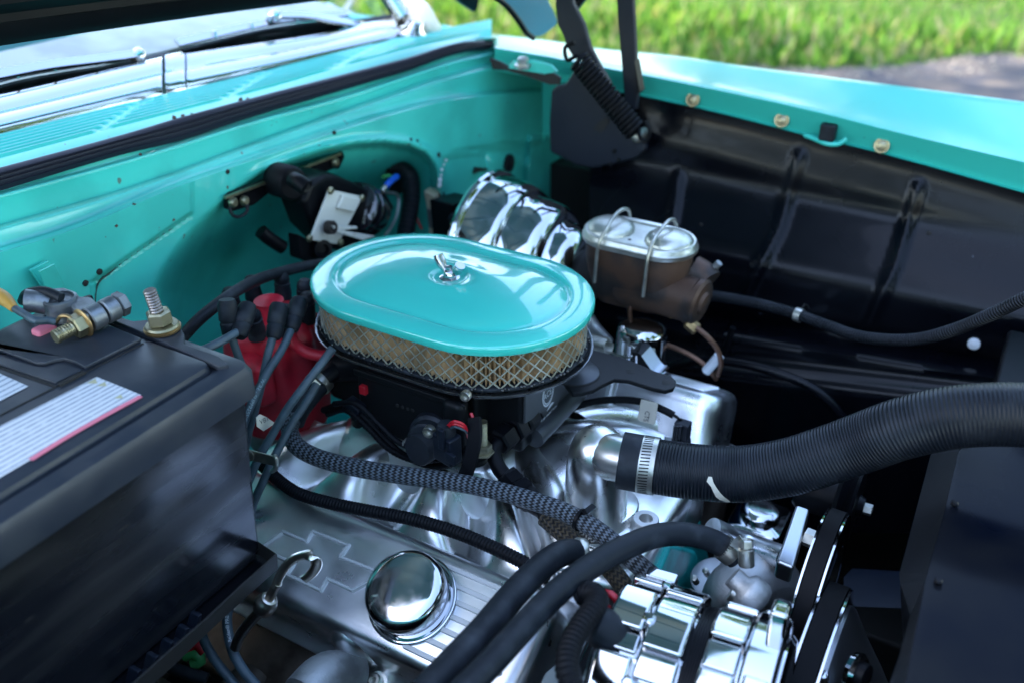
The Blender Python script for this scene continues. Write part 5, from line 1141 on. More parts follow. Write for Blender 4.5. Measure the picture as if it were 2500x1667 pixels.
# ---- alternator
AC = V((.335, -.236, -.158)); AR = .070
al = thing('alternator', 'chrome alternator with blocky cooling fins at the front of the engine', 'alternator', AC+V((0, 0, -AR)))
def axl(prof, name, m, n=64, sm=30): return MB().lathe([(r_, x) for x, r_ in prof], V((0, AC.y, AC.z)), (1, 0, 0), n=n).build(name, m, al, smooth=sm)
def sector(x0, x1, r0, r1, a0, a1, name, m, bev=.002):
    """block wrapped round the alternator; angles in degrees, 90 = straight up, turning away from us"""
    N = max(3, int((a1-a0)/5)); rings = []
    for x, rr0, rr1 in ((x0, r0, r1), (x1, r0, r1)):
        o_ = [V((x, AC.y+rr1*math.cos(R(a)), AC.z+rr1*math.sin(R(a)))) for a in np.linspace(a0, a1, N)]; i_ = [V((x, AC.y+rr0*math.cos(R(a)), AC.z+rr0*math.sin(R(a)))) for a in np.linspace(a1, a0, N)]
        rings.append(o_+i_)
    return MB().loft(rings).build(name, m, al, smooth=35, bevel=bev, seg=3)
axl([(.272, .0), (.272, .050), (.276, .060), (.282, .0635), (.395, .0635), (.398, .060), (.400, .0)], 'core', M_chrome)
axl([(.335, .060), (.335, .0645), (.346, .0645), (.346, .060)], 'stator', M_blackm)
for k in range(5): axl([(.3365+k*.0018, .064), (.3365+k*.0018, .0660), (.3375+k*.0018, .0660), (.3375+k*.0018, .064)], 'lamination', M_black, sm=30)
for a0 in range(-22, 300, 46):
    sector(.280, .3055, .050, .0735, a0+3, a0+34, 'rear_fin', M_chrome, .003); sector(.284, .3055, .050, .0695, a0+35, a0+47, 'rear_fin', M_chrome)
    sector(.3070, .3350, .050, .0735, a0+14, a0+42, 'centre_fin', M_chrome, .003); sector(.3070, .3340, .050, .0700, a0+43, a0+59, 'centre_fin', M_chrome)
    sector(.3460, .3700, .050, .0735, a0-4, a0+22, 'front_fin', M_chrome, .003); sector(.3470, .3690, .050, .0695, a0+23, a0+41, 'front_fin', M_chrome)
axl([(.370, .060), (.3712, .0722), (.373, .0738), (.391, .0738), (.3935, .0715), (.395, .05)], 'front_housing', M_chrome)
for a0 in (30, 110, 190): sector(.374, .390, .068, .0755, a0, a0+22, 'housing_pad', M_chrome, .002)
sector(.380, .392, .060, .092, 68, 82, 'adjusting_ear', M_chrome, .003)
for a in (60, 96, 132): p = V((.3068, AC.y+.0735*math.cos(R(a)), AC.z+.0735*math.sin(R(a)))); MB().lathe([(.0045, -.002), (.0045, .002), (.003, .003), (0, .003)], p, p-V((.3068, AC.y, AC.z)), n=6).build('case_screw', M_chrome, al, smooth=25)
p = V((.298, AC.y+.052, AC.z+.054)); MB().box(p, (.022, .010, .008)).build('terminal_block', M_chrome, al, bevel=.001)
# chrome mounting frame with window on the front right
for x, a0, a1 in ((.397, 40, 62), (.397, 86, 100)):
    pass
for q in ([(1898, 1526), (1938, 1540), (1934, 1548), (1896, 1534)], [(1938, 1540), (1944, 1546), (1925, 1660), (1917, 1655)], [(1888, 1555), (1930, 1568), (1928, 1577), (1886, 1563)], [(1868, 1625), (1925, 1640), (1922, 1665), (1866, 1660)]):
    MB().prism([P(a, b, z=-.15) for a, b in q], (.002, -.002, -.006)).build('fan_guard', M_chrome, al, bevel=.0012)
al.location = V(al.location)+V((.026, .006, -.004)); al.rotation_euler = (0, -.03, .085); al.scale = (1.08, 1.06, 1.06)
# ---- water pump
wp = thing('water_pump', 'rough cast aluminium water pump behind the chrome alternator', 'water pump', P(1850, 1430, x=.34))
MB().tube(PP([(1772, 1470, X(x=.325)), (1800, 1440, X(x=.335)), (1845, 1420, X(x=.345)), (1880, 1440, X(x=.355)), (1890, 1500, X(x=.36)), (1880, 1570, X(x=.365))]), lambda t: .026+.010*math.sin(t*3.1), n=26, step=.006).build('volute', M_cast, wp, smooth=80)
MB().lathe([(.034, -.016), (.036, -.012), (.036, .0), (.033, .003), (.027, .006)], P(1820, 1440, x=.325), (1, -.05, .05), n=40).build('pump_flange', M_cast, wp)
MB().lathe([(.016, -.012), (.0150, .004), (.0115, .006), (.0110, .012), (.0095, .014)], P(1848, 1388, x=.335), (-.5, -.2, .7), n=12).build('hose_barb', M_cast, wp, smooth=25)
MB().lathe([(.028, -.010), (.028, 0), (.018, .001), (0, .001)], P(1750, 1410, x=.30), (-.1, -.2, 1), n=32).build('round_flange', mat('machined_grey', (.40, .41, .42), metal=.9, rough=.35, rvar=.1), wp)
for px, py in ((1700, 1420), (1728, 1402), (1745, 1416)): MB().lathe([(.0035, 0), (.0035, .010), (0, .011)], P(px, py, x=.292), (-.2, -.4, .8), n=14).build('stud', M_zinc, wp)
MB().prism([P(1925, 1450, z=-.20), P(1985, 1530, z=-.20), P(1975, 1600, z=-.20), P(1890, 1560, z=-.20)], (0, 0, -.02)).build('lower_housing', M_cast, wp, bevel=.006, seg=3)

# round adjusting bolt with rusty head
ab = P(1835, 1450, z=-.118)
MB().lathe([(.0085, -.020), (.0090, -.010), (.0140, -.007), (.0150, -.003), (.0150, .006), (.0120, .010), (.007, .012), (0, .0125)], ab, (.55, -.05, -.3), n=32).build('adjuster_knob', M_cast, wp, smooth=60)
MB().lathe([(.0085, 0), (.0085, .016)], P(1786, 1440, z=-.12), (.6, .0, -.2), n=36).build('knurled_collar', M_zinc, wp, smooth=20)

# ---- power steering pump and polished brackets
ps = thing('steering_pump', 'chrome power steering pump box in polished bars beneath the radiator hose', 'pump', P(1850, 1250, x=.33))
mb = MB(); c = P(1855, 1262, x=.315)
mb.loft([rrect(-.030, .030, -.032, .032, .010, z, None, c, k=6) for z in (-.085, .0)]+[rrect(-.028, .028, -.030, .030, .009, .002, None, c, k=6)]); mb.build('reservoir', M_chrome, ps, smooth=50)
MB().lathe([(.022, .002), (.022, .010), (.019, .013), (.012, .014), (0, .014)], c, (0, 0, 1), n=32).build('reservoir_cap', M_chrome_worn, ps)
MB().prism([P(1944, 1228, z=-.14), P(1978, 1240, z=-.14), P(1938, 1385, z=-.145), P(1895, 1368, z=-.145)], (0, 0, -.02)).build('bracket_plate', mat('satin_bar', (.42, .45, .48), metal=1, rough=.28), ps, bevel=.003)
MB().tube([P(1738, 1292, x=.295), P(1820, 1328, x=.325), P(1915, 1362, x=.368)], .0125, n=26).build('spacer_tube', M_brush, ps, smooth=80)
MB().prism([P(1732, 1286, x=.29), P(1830, 1318, x=.325), P(1828, 1336, x=.325), P(1730, 1308, x=.29)], (0, .015, 0)).build('spacer_bar', M_cast, ps, bevel=.002)
MB().lathe([(.0085, 0), (.0085, .009), (.006, .011), (.0045, .016), (0, .016)], P(1966, 1308, z=-.15), (1, -.1, 0), n=6).build('bracket_bolt', M_zinc, ps, smooth=25)
# dark pump and pulley further back
dp = thing('rear_idler', 'dark pulley with a steel bolt in the shade behind the steering pump', 'pulley', P(2065, 1225, z=-.2))
MB().lathe([(.018, -.05), (.022, -.045), (.022, -.01), (.042, -.008), (.044, -.004), (.036, .002), (.044, .008), (.042, .011), (.012, .012), (.010, .018), (0, .019)], P(2065, 1225, z=-.20), (1, 0, 0), n=44).build('pulley', M_black, dp)
MB().lathe([(.006, .015), (.006, .026), (0, .027)], P(2065, 1225, z=-.20), (1, 0, 0), n=6).build('bolt', M_zinc, dp, smooth=25)

# ---- pulleys and belts
def pulley(name, label, c, r_, th_, m, lab_hub=True):
    t = thing(name, label, 'pulley', c+V((0, 0, -r_)))
    MB().lathe([(r_*.55, -th_*.5), (r_*.92, -th_*.5), (r_*1.0, -th_*.46), (r_*1.0, -th_*.38), (r_*.90, -.001), (r_*.90, .001), (r_*1.0, th_*.38), (r_*1.0, th_*.46), (r_*.95, th_*.5), (r_*.62, th_*.52), (r_*.55, th_*.2), (0, th_*.2)], c, (1, 0, 0), n=72).build('sheave', m, t, smooth=30); return t
c1 = V((.412, -.050, -.176)); p1 = pulley('pump_pulley', 'polished pulley wheel carrying the rear belt', c1, .072, .020, M_chrome)
c2 = V((.431, -.122, -.228)); p2 = pulley('crank_pulley', 'large machined pulley with the front belt at the lower right', c2, .098, .024, M_chrome_worn)
def belt(c, r_, w_, a0, a1, tail, name, label):
    pts = [c+V((0, r_*math.cos(R(a)), r_*math.sin(R(a)))) for a in np.linspace(a0, a1, 40)]+tail
    mb = MB(); rings = []
    for i, p in enumerate(pts):
        q = pts[min(i+1, len(pts)-1)]-pts[max(i-1, 0)]; n_ = V((1, 0, 0)).cross(q).normalized()
        if n_.dot(p-c) < 0: n_ = -n_
        rings.append([p+V((w_/2, 0, 0)), p-V((w_/2, 0, 0)), p-V((w_*.36, 0, 0))-n_*.006, p+V((w_*.36, 0, 0))-n_*.006])
    o = mb.loft(rings).build(name, M_belt, smooth=30); return tag(o, label, 'belt')
belt(c1, .0735, .013, 200, -10, [c1+V((0, .066, -.20))], 'drive_belt', 'black rubber belt on the rear pulley beside the steering pump bracket')
belt(c2, .099, .016, 215, 0, [c2+V((0, .095, -.25))], 'drive_belt', 'wider black rubber belt on the large front pulley at the lower right')
# stepped polished hub and nose bracket on the front pulley
nb = thing('pulley_hub', 'satin aluminium hub cone with an oval opening in front of the belt', 'hub', P(2110, 1560, d=.72))
cc_ = V((.453, -.127, -.228))
MB().lathe([(.088, -.012), (.089, -.008), (.086, -.004), (.070, .008), (.050, .026), (.040, .034), (.036, .038), (.012, .040), (0, .040)], cc_, (1, 0, 0), n=56).build('cone', mat('satin_hub', (.36, .38, .40), metal=1, rough=.3, rvar=.1), nb, smooth=35)
MB().lathe([(.014, -.004), (.015, .0), (.013, .003)], P(2092, 1640, d=.70), (1, -.3, .2), n=30).build('port_rim', M_chrome, nb)
MB().lathe([(.010, .0), (.009, .008), (.004, .010), (0, .010)], P(2092, 1640, d=.70), (1, -.3, .2), n=30).build('hub_bolt', M_black, nb)
MB().tube([cc_+V((.035, 0, 0)), cc_+V((.075, 0, 0))], .017, n=24).build('nose', M_cast, nb)

# ---- radiator and its cover plates
rd = thing('radiator_cover', 'black sheet metal radiator cover with a folded edge at the right', 'radiator', (.56, -.06, -.40))
zr = -.052; fl = [(2420, 1010), (2385, 1060), (2340, 1100), (2305, 1250), (2258, 1420), (2243, 1500), (2222, 1600), (2205, 1700)]
e_in = [P(a, b, z=zr) for a, b in fl]; far_ = [V((.78, p.y+.01, zr-.006)) for p in e_in]
M_cover = mat('black_cover_sheet', (.0012, .0025, .007), spec=.05, rough=.14, rvar=.35, rscale=4, bump=.05, bscale=30, col2=(.007, .008, .010), vscale=6)
mb = MB(); mb.grid([e_in, [p+V((.006, 0, .0015)) for p in e_in], [p.lerp(q, .3)+V((0, 0, .003)) for p, q in zip(e_in, far_)], [p.lerp(q, .7)+V((0, 0, .002)) for p, q in zip(e_in, far_)], far_]); mb.build('top_plate', M_cover, rd, smooth=50)
fi = [(2345, 1012), (2318, 1060), (2272, 1110), (2230, 1270), (2196, 1398), (2198, 1425), (2222, 1500), (2195, 1600), (2160, 1700)]
f_o = [(2420, 1010), (2385, 1060), (2340, 1100), (2305, 1250), (2262, 1400), (2258, 1420), (2243, 1500), (2222, 1600), (2205, 1700)]
MB().grid([[P(a, b, z=zr)+V((0, 0, .0004)) for a, b in f_o], [P(a, b, z=zr-.022) for a, b in fi]]).build('folded_flange', mat('flange_sheet', (.007, .008, .010), rough=.42, spec=.2), rd, smooth=0)
MB().grid([[P(a, b, z=zr-.022) for a, b in fi], [P(a, b, z=zr-.022)+V((.012, 0, -.05)) for a, b in fi]]).build('folded_return', M_black, rd, smooth=0)
for px, py in ((2330, 1230), (2290, 1420)): MB().lathe([(.0032, 0), (.0032, .0015), (.002, .0025), (0, .0025)], P(px, py, z=zr+.003), (0, 0, 1), n=6).build('cover_screw', M_black, rd, smooth=25)
MB().box((.60, .05, -.36), (.06, .56, .58)).build('core', M_dark, rd)
MB().box((.53, .30, -.24), (.05, .14, .30)).build('side_bracket', M_black, rd, bevel=.004)
rb = MB().prism([P(2060, 1408, z=-.30), P(2230, 1418, z=-.30), P(2230, 1485, z=-.30), P(2060, 1478, z=-.30)], (.004, .03, -.01)).build('support_bar', mat('dark_blue_bar', (.006, .010, .020), rough=.45, spec=.2)); tag(rb, 'dark steel bar crossing the shade left of the radiator cover', 'bar')

# ---- throttle cable bracket and return springs
tb = thing('cable_bracket', 'flat black throttle cable bracket with return spring over the far valve cover', 'bracket', P(1550, 900, z=-.088))
zb_ = -.088
out = [(1398, 960), (1378, 935), (1372, 890), (1400, 848), (1446, 853), (1510, 868), (1552, 884), (1602, 906), (1638, 916), (1651, 930), (1645, 946), (1625, 952), (1595, 946), (1534, 927), (1500, 924), (1470, 938), (1449, 950), (1420, 958)]
MB().prism([P(a, b, z=zb_) for a, b in out], (0, 0, -.005)).build('plate', M_throttle, tb, bevel=.001)
MB().lathe([(.026, .0), (.026, .0012), (.0245, .002), (0, .002)], P(1402, 908, z=zb_), (0, 0, 1), n=40).build('disc', mat('satin_disc', (.045, .05, .056), metal=.4, rough=.35), tb)
MB().lathe([(.0275, .0), (.0275, .0006), (.0262, .0006)], P(1402, 908, z=zb_), (0, 0, 1), n=40).build('disc_edge', M_dark, tb)
for px, py in ((1540, 906), (1628, 932)): MB().lathe([(.0052, .0001), (.0040, .0004), (0, .0004)], P(px, py, z=zb_), (0, 0, 1), n=18).build('slot_hole', M_dark, tb)
a = [(1555, 850), (1556, 925), (1600, 940), (1612, 925), (1620, 912)]
MB().prism([P(1554, 848, y=.12), P(1556, 928, y=.12), P(1604, 942, y=.12), P(1604, 918, y=.12), P(1590, 905, y=.12), P(1566, 868, y=.12)], (-.004, .018, .0)).build('upright', M_throttle, tb, bevel=.001)
q = [P(1566, 868, y=.118), P(1592, 906, y=.118), P(1600, 914, y=.118), P(1609, 915, y=.118)]
off = P(1588, 845, y=.138)-P(1566, 868, y=.118)
MB().grid([q, [p+off for p in q]]).build('bright_tab', mat('bead_blasted_silver', (.42, .45, .50), metal=.9, rough=.4), tb, smooth=60)
MB().prism([P(1541, 858, y=.118), P(1560, 862, y=.118), P(1566, 868, y=.118), P(1544, 868, y=.118)], tuple(off)).build('top_tab', M_throttle, tb)
a = P(1430, 832, y=.16); b = P(1486, 846, y=.155); ax_ = b-a; Fm = frame(ax_); L = ax_.length; tn = 13
MB().tube([a+Fm @ V((.0092*math.cos(t), .0092*math.sin(t), L*t/(2*math.pi*tn))) for t in np.linspace(0, 2*math.pi*tn, tn*14)], .0011, n=6, step=.0022).build('return_spring', M_zinc, tb, smooth=80)
MB().tube(PP([(1484, 858, X(y=.152)), (1510, 866, X(y=.146)), (1536, 873, X(y=.138)), (1542, 868, X(y=.136))]), .0011, n=6).build('spring_end', M_zinc, tb)
MB().tube(PP([(1532, 843, X(y=.136)), (1544, 845, X(y=.136)), (1550, 856, X(y=.134)), (1546, 862, X(y=.134))]), .0011, n=6).build('spring_hook', M_zinc, tb)
MB().tube(PP([(1436, 780, X(y=.20)), (1452, 800, X(y=.20)), (1490, 835, X(y=.19))]), lambda t: .009-.004*t, n=14).build('cable_end', M_cast, tb)
# ---- coolant sensor lead with its tag
ct = thing('sensor_lead', 'black coolant sensor lead with a cream tag reading CTS', 'wire', P(1480, 985, z=-.13))
MB().tube(PP([(1360, 1002, -.155), (1395, 996, -.148), (1430, 984, -.142), (1480, 976, -.137), (1540, 976, -.134), (1580, 984, -.132), (1620, 1000, -.132), (1645, 1013, -.135)]), .0040, n=14).build('sleeve', M_blackm, ct)
for k in (-1, 1): MB().tube([P(1640, 1010, z=-.135), P(1654, 1018+k, z=-.137), P(1664+k*3, 1028, z=-.142)], .0015, n=8).build('core_wire', M_black, ct)
tq = [P(a, b, y=.075) for a, b in ((1566, 973), (1607, 983), (1601, 1030), (1597, 1035), (1562, 1026), (1557, 1018))]
tgm = MB().prism(tq, (0, -.0012, 0)).build('name_tag', M_tagm, ct, bevel=.0004)
text_flat('CTS', P(1576, 1001, y=.0735), P(1570, 1030, y=.0735)-P(1576, 1000, y=.0735), P(1590, 1004, y=.0735)-P(1576, 1001, y=.0735), .0078, M_inkd, ct)
MB().box(P(1666, 1048, z=-.15), (.016, .013, .020)).build('connector', M_plastic, ct, bevel=.0015)
MB().lathe([(.0105, -.030), (.0105, -.014), (.0095, -.010)], P(1666, 1048, z=-.15), (0, 0, 1), n=24).build('sensor', M_rubber, ct)
for k in (-1, 0, 1): MB().box(P(1660+7*k, 1046, z=-.146)+V((0, -.008, 0)), (.0022, .003, .017)).build('connector_rib', M_plastic, ct)

# ---- brake booster and master cylinder
bo = thing('brake_booster', 'round chrome brake booster mounted on the firewall', 'brake booster', (-.05, .285, -.20))
BC = V((.052, .285, -.104))
def bulge(r0, r1, x0, x1, n=9):
    """rounded drum step: flat flank with a quarter-round shoulder"""
    o_ = []
    for k in range(n+1):
        a = math.pi/2*k/n; o_.append((r1+(r0-r1)*math.cos(a)**.8 if k < n else r1, x0+(x1-x0)*math.sin(a)))
    return o_
prb = [(.060, -.190), (.100, -.1885), (.1055, -.186), (.107, -.182), (.1055, -.178), (.1025, -.176)]+bulge(.1005, .0850, -.174, -.124)+bulge(.0825, .0610, -.117, -.072)+bulge(.0580, .030, -.066, -.036)+[(0, -.0355)]
MB().lathe(prb, BC, (1, 0, 0), n=110).build('shell', M_chrome, bo, smooth=35)
MB().lathe([(.030, -.050), (.030, -.014), (.028, -.01)], BC, (1, 0, 0), n=32).build('mounting_neck', M_dark, bo)
MB().prism([P(1105, 500, x=-.20), P(1165, 482, x=-.20), P(1172, 580, x=-.20), P(1112, 590, x=-.20)], (-.04, 0, 0)).build('mounting_bracket', M_black, bo, bevel=.003)
MB().lathe([(.008, 0), (.008, .02), (.005, .024), (0, .024)], P(1108, 535, x=-.19), (.6, -.6, .3), n=12).build('vacuum_nipple', M_plastic, bo)
mc = thing('master_cylinder', 'rusty cast iron brake master cylinder with oval tin lid and wire bails', 'brake cylinder', (.10, .26, -.17))
MCO = P(1562, 575, z=-.018); MCO = V((MCO.x, MCO.y, 0)); ML, MW = .134, .074
def mst(L, W, z, dx=0, dy=0): return stad(L, W, z, n=18, o=(MCO.x+dx, MCO.y+dy, 0))
MB().loft([mst(ML-.050, MW-.040, -.108, -.006), mst(ML-.034, MW-.024, -.094, -.004), mst(ML-.012, MW-.006, -.070), mst(ML-.002, MW, -.048), mst(ML-.004, MW-.004, -.030), mst(ML-.006, MW-.006, -.024)]).build('body', M_rust, mc, smooth=60)
lm_ = MB(); lm_.loft([mst(ML+.004, MW+.004, -.028), mst(ML+.007, MW+.007, -.026), mst(ML+.007, MW+.007, -.022), mst(ML+.004, MW+.004, -.0205), mst(ML+.003, MW+.003, -.0165), mst(ML, MW, -.0150), mst(ML-.010, MW-.010, -.0155), mst(ML-.013, MW-.013, -.0175), mst(ML-.06, MW-.06, -.0175)]); mlid = lm_.build('lid', M_tinlid, mc, smooth=40); sub(mlid)
for dx in (-.037, .037): MB().lathe([(.029, -.001), (.0285, .002), (.026, .006), (.020, .0095), (.010, .0115), (0, .012)], V((MCO.x+dx, MCO.y, -.0175)), (0, 0, 1), n=36).build('lid_dome', M_tinlid, mlid, smooth=80)
for px, py in ((1537, 585), (1584, 545)): MB().lathe([(.0022, .0), (0, .0006)], P(px, py, z=-.0172), (0, 0, 1), n=10).build('lid_hole', M_dark, mlid)
for (bx, pts) in ((0, ((1451, 690), (1454, 660), (1464, 590), (1480, 560), (1500, 528), (1520, 512), (1534, 513), (1538, 528))), (1, ((1570, 725), (1574, 690), (1582, 630), (1594, 590), (1610, 566), (1632, 540), (1645, 537), (1652, 550)))):
    zz = [X(y=MCO.y-.047), X(y=MCO.y-.047), X(y=MCO.y-.046), X(y=MCO.y-.036), X(y=MCO.y-.014), X(y=MCO.y+.008), X(y=MCO.y+.022), X(y=MCO.y+.032)]
    MB().tube([P(a, b, **c) for (a, b), c in zip(pts, zz)], .0022, n=10, step=.003).build('wire_bail', M_zinc, mc, smooth=80)
c0_ = P(1660, 700, y=MCO.y-.01); 
MB().tube([P(1520, 690, y=MCO.y-.006), P(1600, 710, y=MCO.y-.008), P(1700, 735, y=MCO.y-.010)], lambda t: .026+.001*t, n=30).build('bore', M_rust, mc, smooth=80)
MB().lathe([(.0275, -.004), (.0280, .002), (.0250, .005), (.014, .0055), (.012, .009), (0, .010)], P(1706, 736, y=MCO.y-.010), (1, -.1, -.1), n=32).build('bore_end', M_rust, mc)
MB().tube([P(1690, 660, y=MCO.y+.015), P(1712, 672, y=MCO.y+.015), P(1728, 690, y=MCO.y+.012)], .018, n=24, step=.004).build('boss', M_rust, mc, smooth=80)
MB().tube([P(1735, 662, y=MCO.y+.02), P(1750, 648, y=MCO.y+.02), P(1756, 642, y=MCO.y+.02)], .0042, n=10).build('bleed_screw', M_cast, mc)
# brake pipes and valve
bv = thing('brake_pipes', 'brown brake pipes with brass unions below the master cylinder', 'brake pipe', P(1690, 800, y=.23))
MB().tube(PP([(1562, 728, X(y=.225)), (1545, 738, X(y=.225)), (1537, 762, X(y=.225)), (1544, 790, X(y=.23)), (1560, 830, X(y=.24)), (1600, 835, X(y=.24)), (1650, 850, X(y=.24)), (1700, 875, X(y=.24)), (1730, 900, X(y=.24)), (1748, 925, X(y=.25))]), .0030, n=10).build('pipe', M_copper, bv, smooth=80)
MB().tube(PP([(1700, 800, X(y=.22)), (1730, 825, X(y=.22)), (1752, 855, X(y=.225)), (1760, 885, X(y=.23)), (1752, 915, X(y=.24))]), .0032, n=10).build('pipe', M_copper, bv, smooth=80)
MB().prism([P(1650, 775, y=.225), P(1676, 756, y=.225), P(1692, 770, y=.225), P(1668, 795, y=.225)], (0, .018, 0)).build('valve_block', M_rust, bv, bevel=.003)
for px, py in ((1636, 758), (1690, 796)): MB().lathe([(.006, -.008), (.0075, -.006), (.0075, .006), (.006, .008)], P(px, py, y=.225), (1, 0, -.6), n=6).build('union_nut', M_brass, bv, smooth=25)
MB().tube(PP([(1724, 905, X(y=.235)), (1742, 885, X(y=.235)), (1756, 868, X(y=.235))]), .006, n=14).build('white_sleeve', M_ink, bv)
MB().tube(PP([(1790, 800, X(y=.33)), (1760, 870, X(y=.33)), (1720, 900, X(y=.33))]), .004, n=8).build('dark_bracket', M_black, bv)
# ribbed hose along the far inner fender
fh = thing('fender_hose', 'long ribbed black hose clipped along the far inner fender', 'hose', P(1950, 780, y=.30))
pts = PP([(1735, 722, X(y=.30)), (1790, 730, X(y=.30)), (1860, 744, X(y=.30)), (1940, 766, X(y=.30)), (2020, 795, X(y=.29)), (2090, 819, X(y=.28)), (2160, 829, X(y=.27)), (2240, 828, X(y=.26)), (2330, 805, X(y=.25)), (2420, 768, X(y=.24)), (2520, 722, X(y=.23)), (2620, 690, X(y=.22))])
MB().tube(pts, .0066, n=20, step=.0008, corr=(.0032, .0004)).build('hose_body', M_vac, fh, smooth=80)
MB().lathe([(.0085, -.004), (.0085, .004)], P(1950, 770, y=.30), pts[4]-pts[3], n=24).build('clip', M_zinc, fh)
MB().tube(PP([(1955, 760, X(y=.31)), (1966, 742, X(y=.315)), (1974, 755, X(y=.315))]), .0016, n=8).build('clip_ear', M_black, fh)

# ---- wiper motor in the firewall recess
wm = thing('wiper_motor', 'black wiper motor with pale cover plate hung in the firewall recess', 'motor', P(800, 540, x=-.30))
def PX_(pts, x, off, name, m, bev=.001): return MB().prism([P(a, b, x=x) for a, b in pts], off).build(name, m, wm, bevel=bev)
PX_([(543, 478), (556, 468), (640, 436), (700, 415), (830, 368), (834, 384), (826, 400), (820, 412), (808, 412), (730, 440), (650, 470), (612, 500), (560, 516), (545, 508)], -.325, (.006, 0, 0), 'mounting_plate', M_black, .002)
PX_([(545, 480), (640, 444), (828, 372), (828, 378), (640, 450), (546, 486)], -.318, (.004, 0, 0), 'plate_edge', M_yzinc, 0)
for px, py in ((566, 494), (594, 490), (816, 396)): MB().lathe([(.0062, 0), (.0062, .003), (.004, .006), (0, .006)], P(px, py, x=-.316), (1, 0, 0), n=14).build('mounting_screw', M_yzinc, wm)
MB().tube(PP([(560, 505, X(x=-.312)), (566, 524, X(x=-.31)), (585, 530, X(x=-.31)), (604, 515, X(x=-.31)), (602, 500, X(x=-.312))]), .0020, n=8).build('earth_wire', M_rubber, wm)
mb = MB(); g1 = [(690, 425), (730, 405), (760, 408), (860, 450), (905, 480), (880, 540), (800, 600), (745, 585), (700, 540), (672, 470)]
mb.prism([P(a, b, x=-.315) for a, b in g1], (.045, 0, -.004)); mb.build('gear_case', M_black, wm, bevel=.008, seg=3)
MB().lathe([(.021, -.03), (.021, .0), (.018, .005), (.010, .007), (0, .007)], P(712, 448, x=-.285), (1, -.25, .1), n=32).build('drive_housing', M_blackm, wm)
MB().tube([P(718, 440, x=-.268), P(732, 448, x=-.255), P(749, 460, x=-.245)], .0098, n=20).build('washer_nipple', M_black, wm)
MB().lathe([(.0052, 0), (.0052, .001), (0, -.001)], P(749, 460, x=-.2445), (1, -.4, -.3), n=14).build('nipple_bore', M_dark, wm)
pts_ = [(800, 462), (882, 480), (822, 596), (752, 586)]
PX_(pts_, -.262, (.003, 0, 0), 'cover_plate', M_white, .001)
MB().prism([P(829, 474, x=-.259), P(874, 484, x=-.259), P(858, 518, x=-.259), P(817, 508, x=-.259)], (.006, 0, 0)).build('raised_panel', M_white, wm, bevel=.002)
for px, py in ((806, 466), (882, 484), (754, 582), (830, 592)): MB().lathe([(.0048, 0), (.0048, .002), (.003, .004), (0, .004)], P(px, py, x=-.258), (1, 0, 0), n=12).build('cover_screw', M_yzinc, wm)
MB().prism([P(806, 550, x=-.250), P(866, 552, x=-.250), P(868, 558, x=-.250), P(830, 562, x=-.250), P(912, 576, x=-.250), P(880, 586, x=-.250), P(815, 566, x=-.250)], (.004, 0, 0)).build('link_lever', M_white, wm, bevel=.001)
MB().lathe([(.0085, -.004), (.0085, .005), (.0055, .0055), (.005, .001), (0, .001)], P(806, 556, x=-.250), (1, 0, .2), n=20).build('link_pivot', M_rust, wm)
a = P(872, 515, x=-.262); b = P(950, 540, x=-.285)
MB().lathe([(.030, 0), (.033, .002), (.033, .016), (.0345, .017), (.0345, .020), (.0325, .021), (.0315, .046), (.028, .054), (.018, .060), (.006, .062), (0, .062)], P(866, 505, x=-.285), P(950, 528, x=-.30)-P(866, 505, x=-.285), n=44).build('motor_can', mat('gloss_black_can', (.012, .013, .018), rough=.12, coat=.8), wm, smooth=50)
MB().box(P(868, 455, x=-.28), (.012, .014, .008)).build('can_strap', M_black, wm, bevel=.002)
PX_([(700, 565), (770, 600), (790, 625), (760, 645), (705, 625)], -.29, (.02, 0, 0), 'lower_bracket', M_blackm, .003)
MB().lathe([(.012, -.008), (.012, .006), (.007, .0065), (.006, .002), (0, .002)], P(785, 608, x=-.262), (1, -.4, .2), n=24).build('lower_port', M_black, wm)
MB().tube(PP([(636, 565, X(x=-.30)), (660, 585, X(x=-.295)), (690, 605, X(x=-.29))]), .0085, n=16).build('side_spindle', M_black, wm)
# heater duct tube, blue terminal, relay on the firewall
hd2, _ = hosething('loom_conduit', 'wide ribbed black conduit coming out of the firewall hole', 'conduit', PP([(960, 410, X(x=-.34)), (990, 420, X(x=-.315)), (1003, 440, X(x=-.30)), (1004, 480, X(x=-.295)), (996, 540, X(x=-.29)), (985, 600, X(x=-.285)), (975, 680, X(x=-.28))]), .0128, M_vac, step=.0012, corr=(.0048, .0008), n=24)
bt_ = thing('loose_terminal', 'blue crimp terminal with green wire beside the black conduit', 'connector', P(945, 450, x=-.28))
MB().tube(PP([(968, 432, X(x=-.285)), (948, 448, X(x=-.28)), (942, 456, X(x=-.28))]), .0048, n=12).build('blue_sleeve', M_bluep, bt_)
MB().tube(PP([(940, 456, X(x=-.28)), (932, 468, X(x=-.28))]), .0040, n=10).build('spade', M_zinc, bt_)
MB().tube(PP([(935, 432, X(x=-.284)), (948, 430, X(x=-.286)), (962, 434, X(x=-.29))]), .0026, n=10).build('green_wire', M_green, bt_)
MB().tube(PP([(936, 470, X(x=-.29)), (972, 480, X(x=-.295)), (970, 520, X(x=-.29)), (955, 555, X(x=-.285)), (940, 575, X(x=-.28))]), .0022, n=8).build('grey_wire', M_cast, bt_)
MB().tube(PP([(1016, 530, X(x=-.29)), (1022, 545, X(x=-.285)), (1030, 560, X(x=-.28))]), .0018, n=8).build('red_wire', M_redwire, bt_)
rl_ = thing('relay', 'beige relay connector standing beside the ribbed black conduit', 'relay', P(1065, 520, x=-.27))
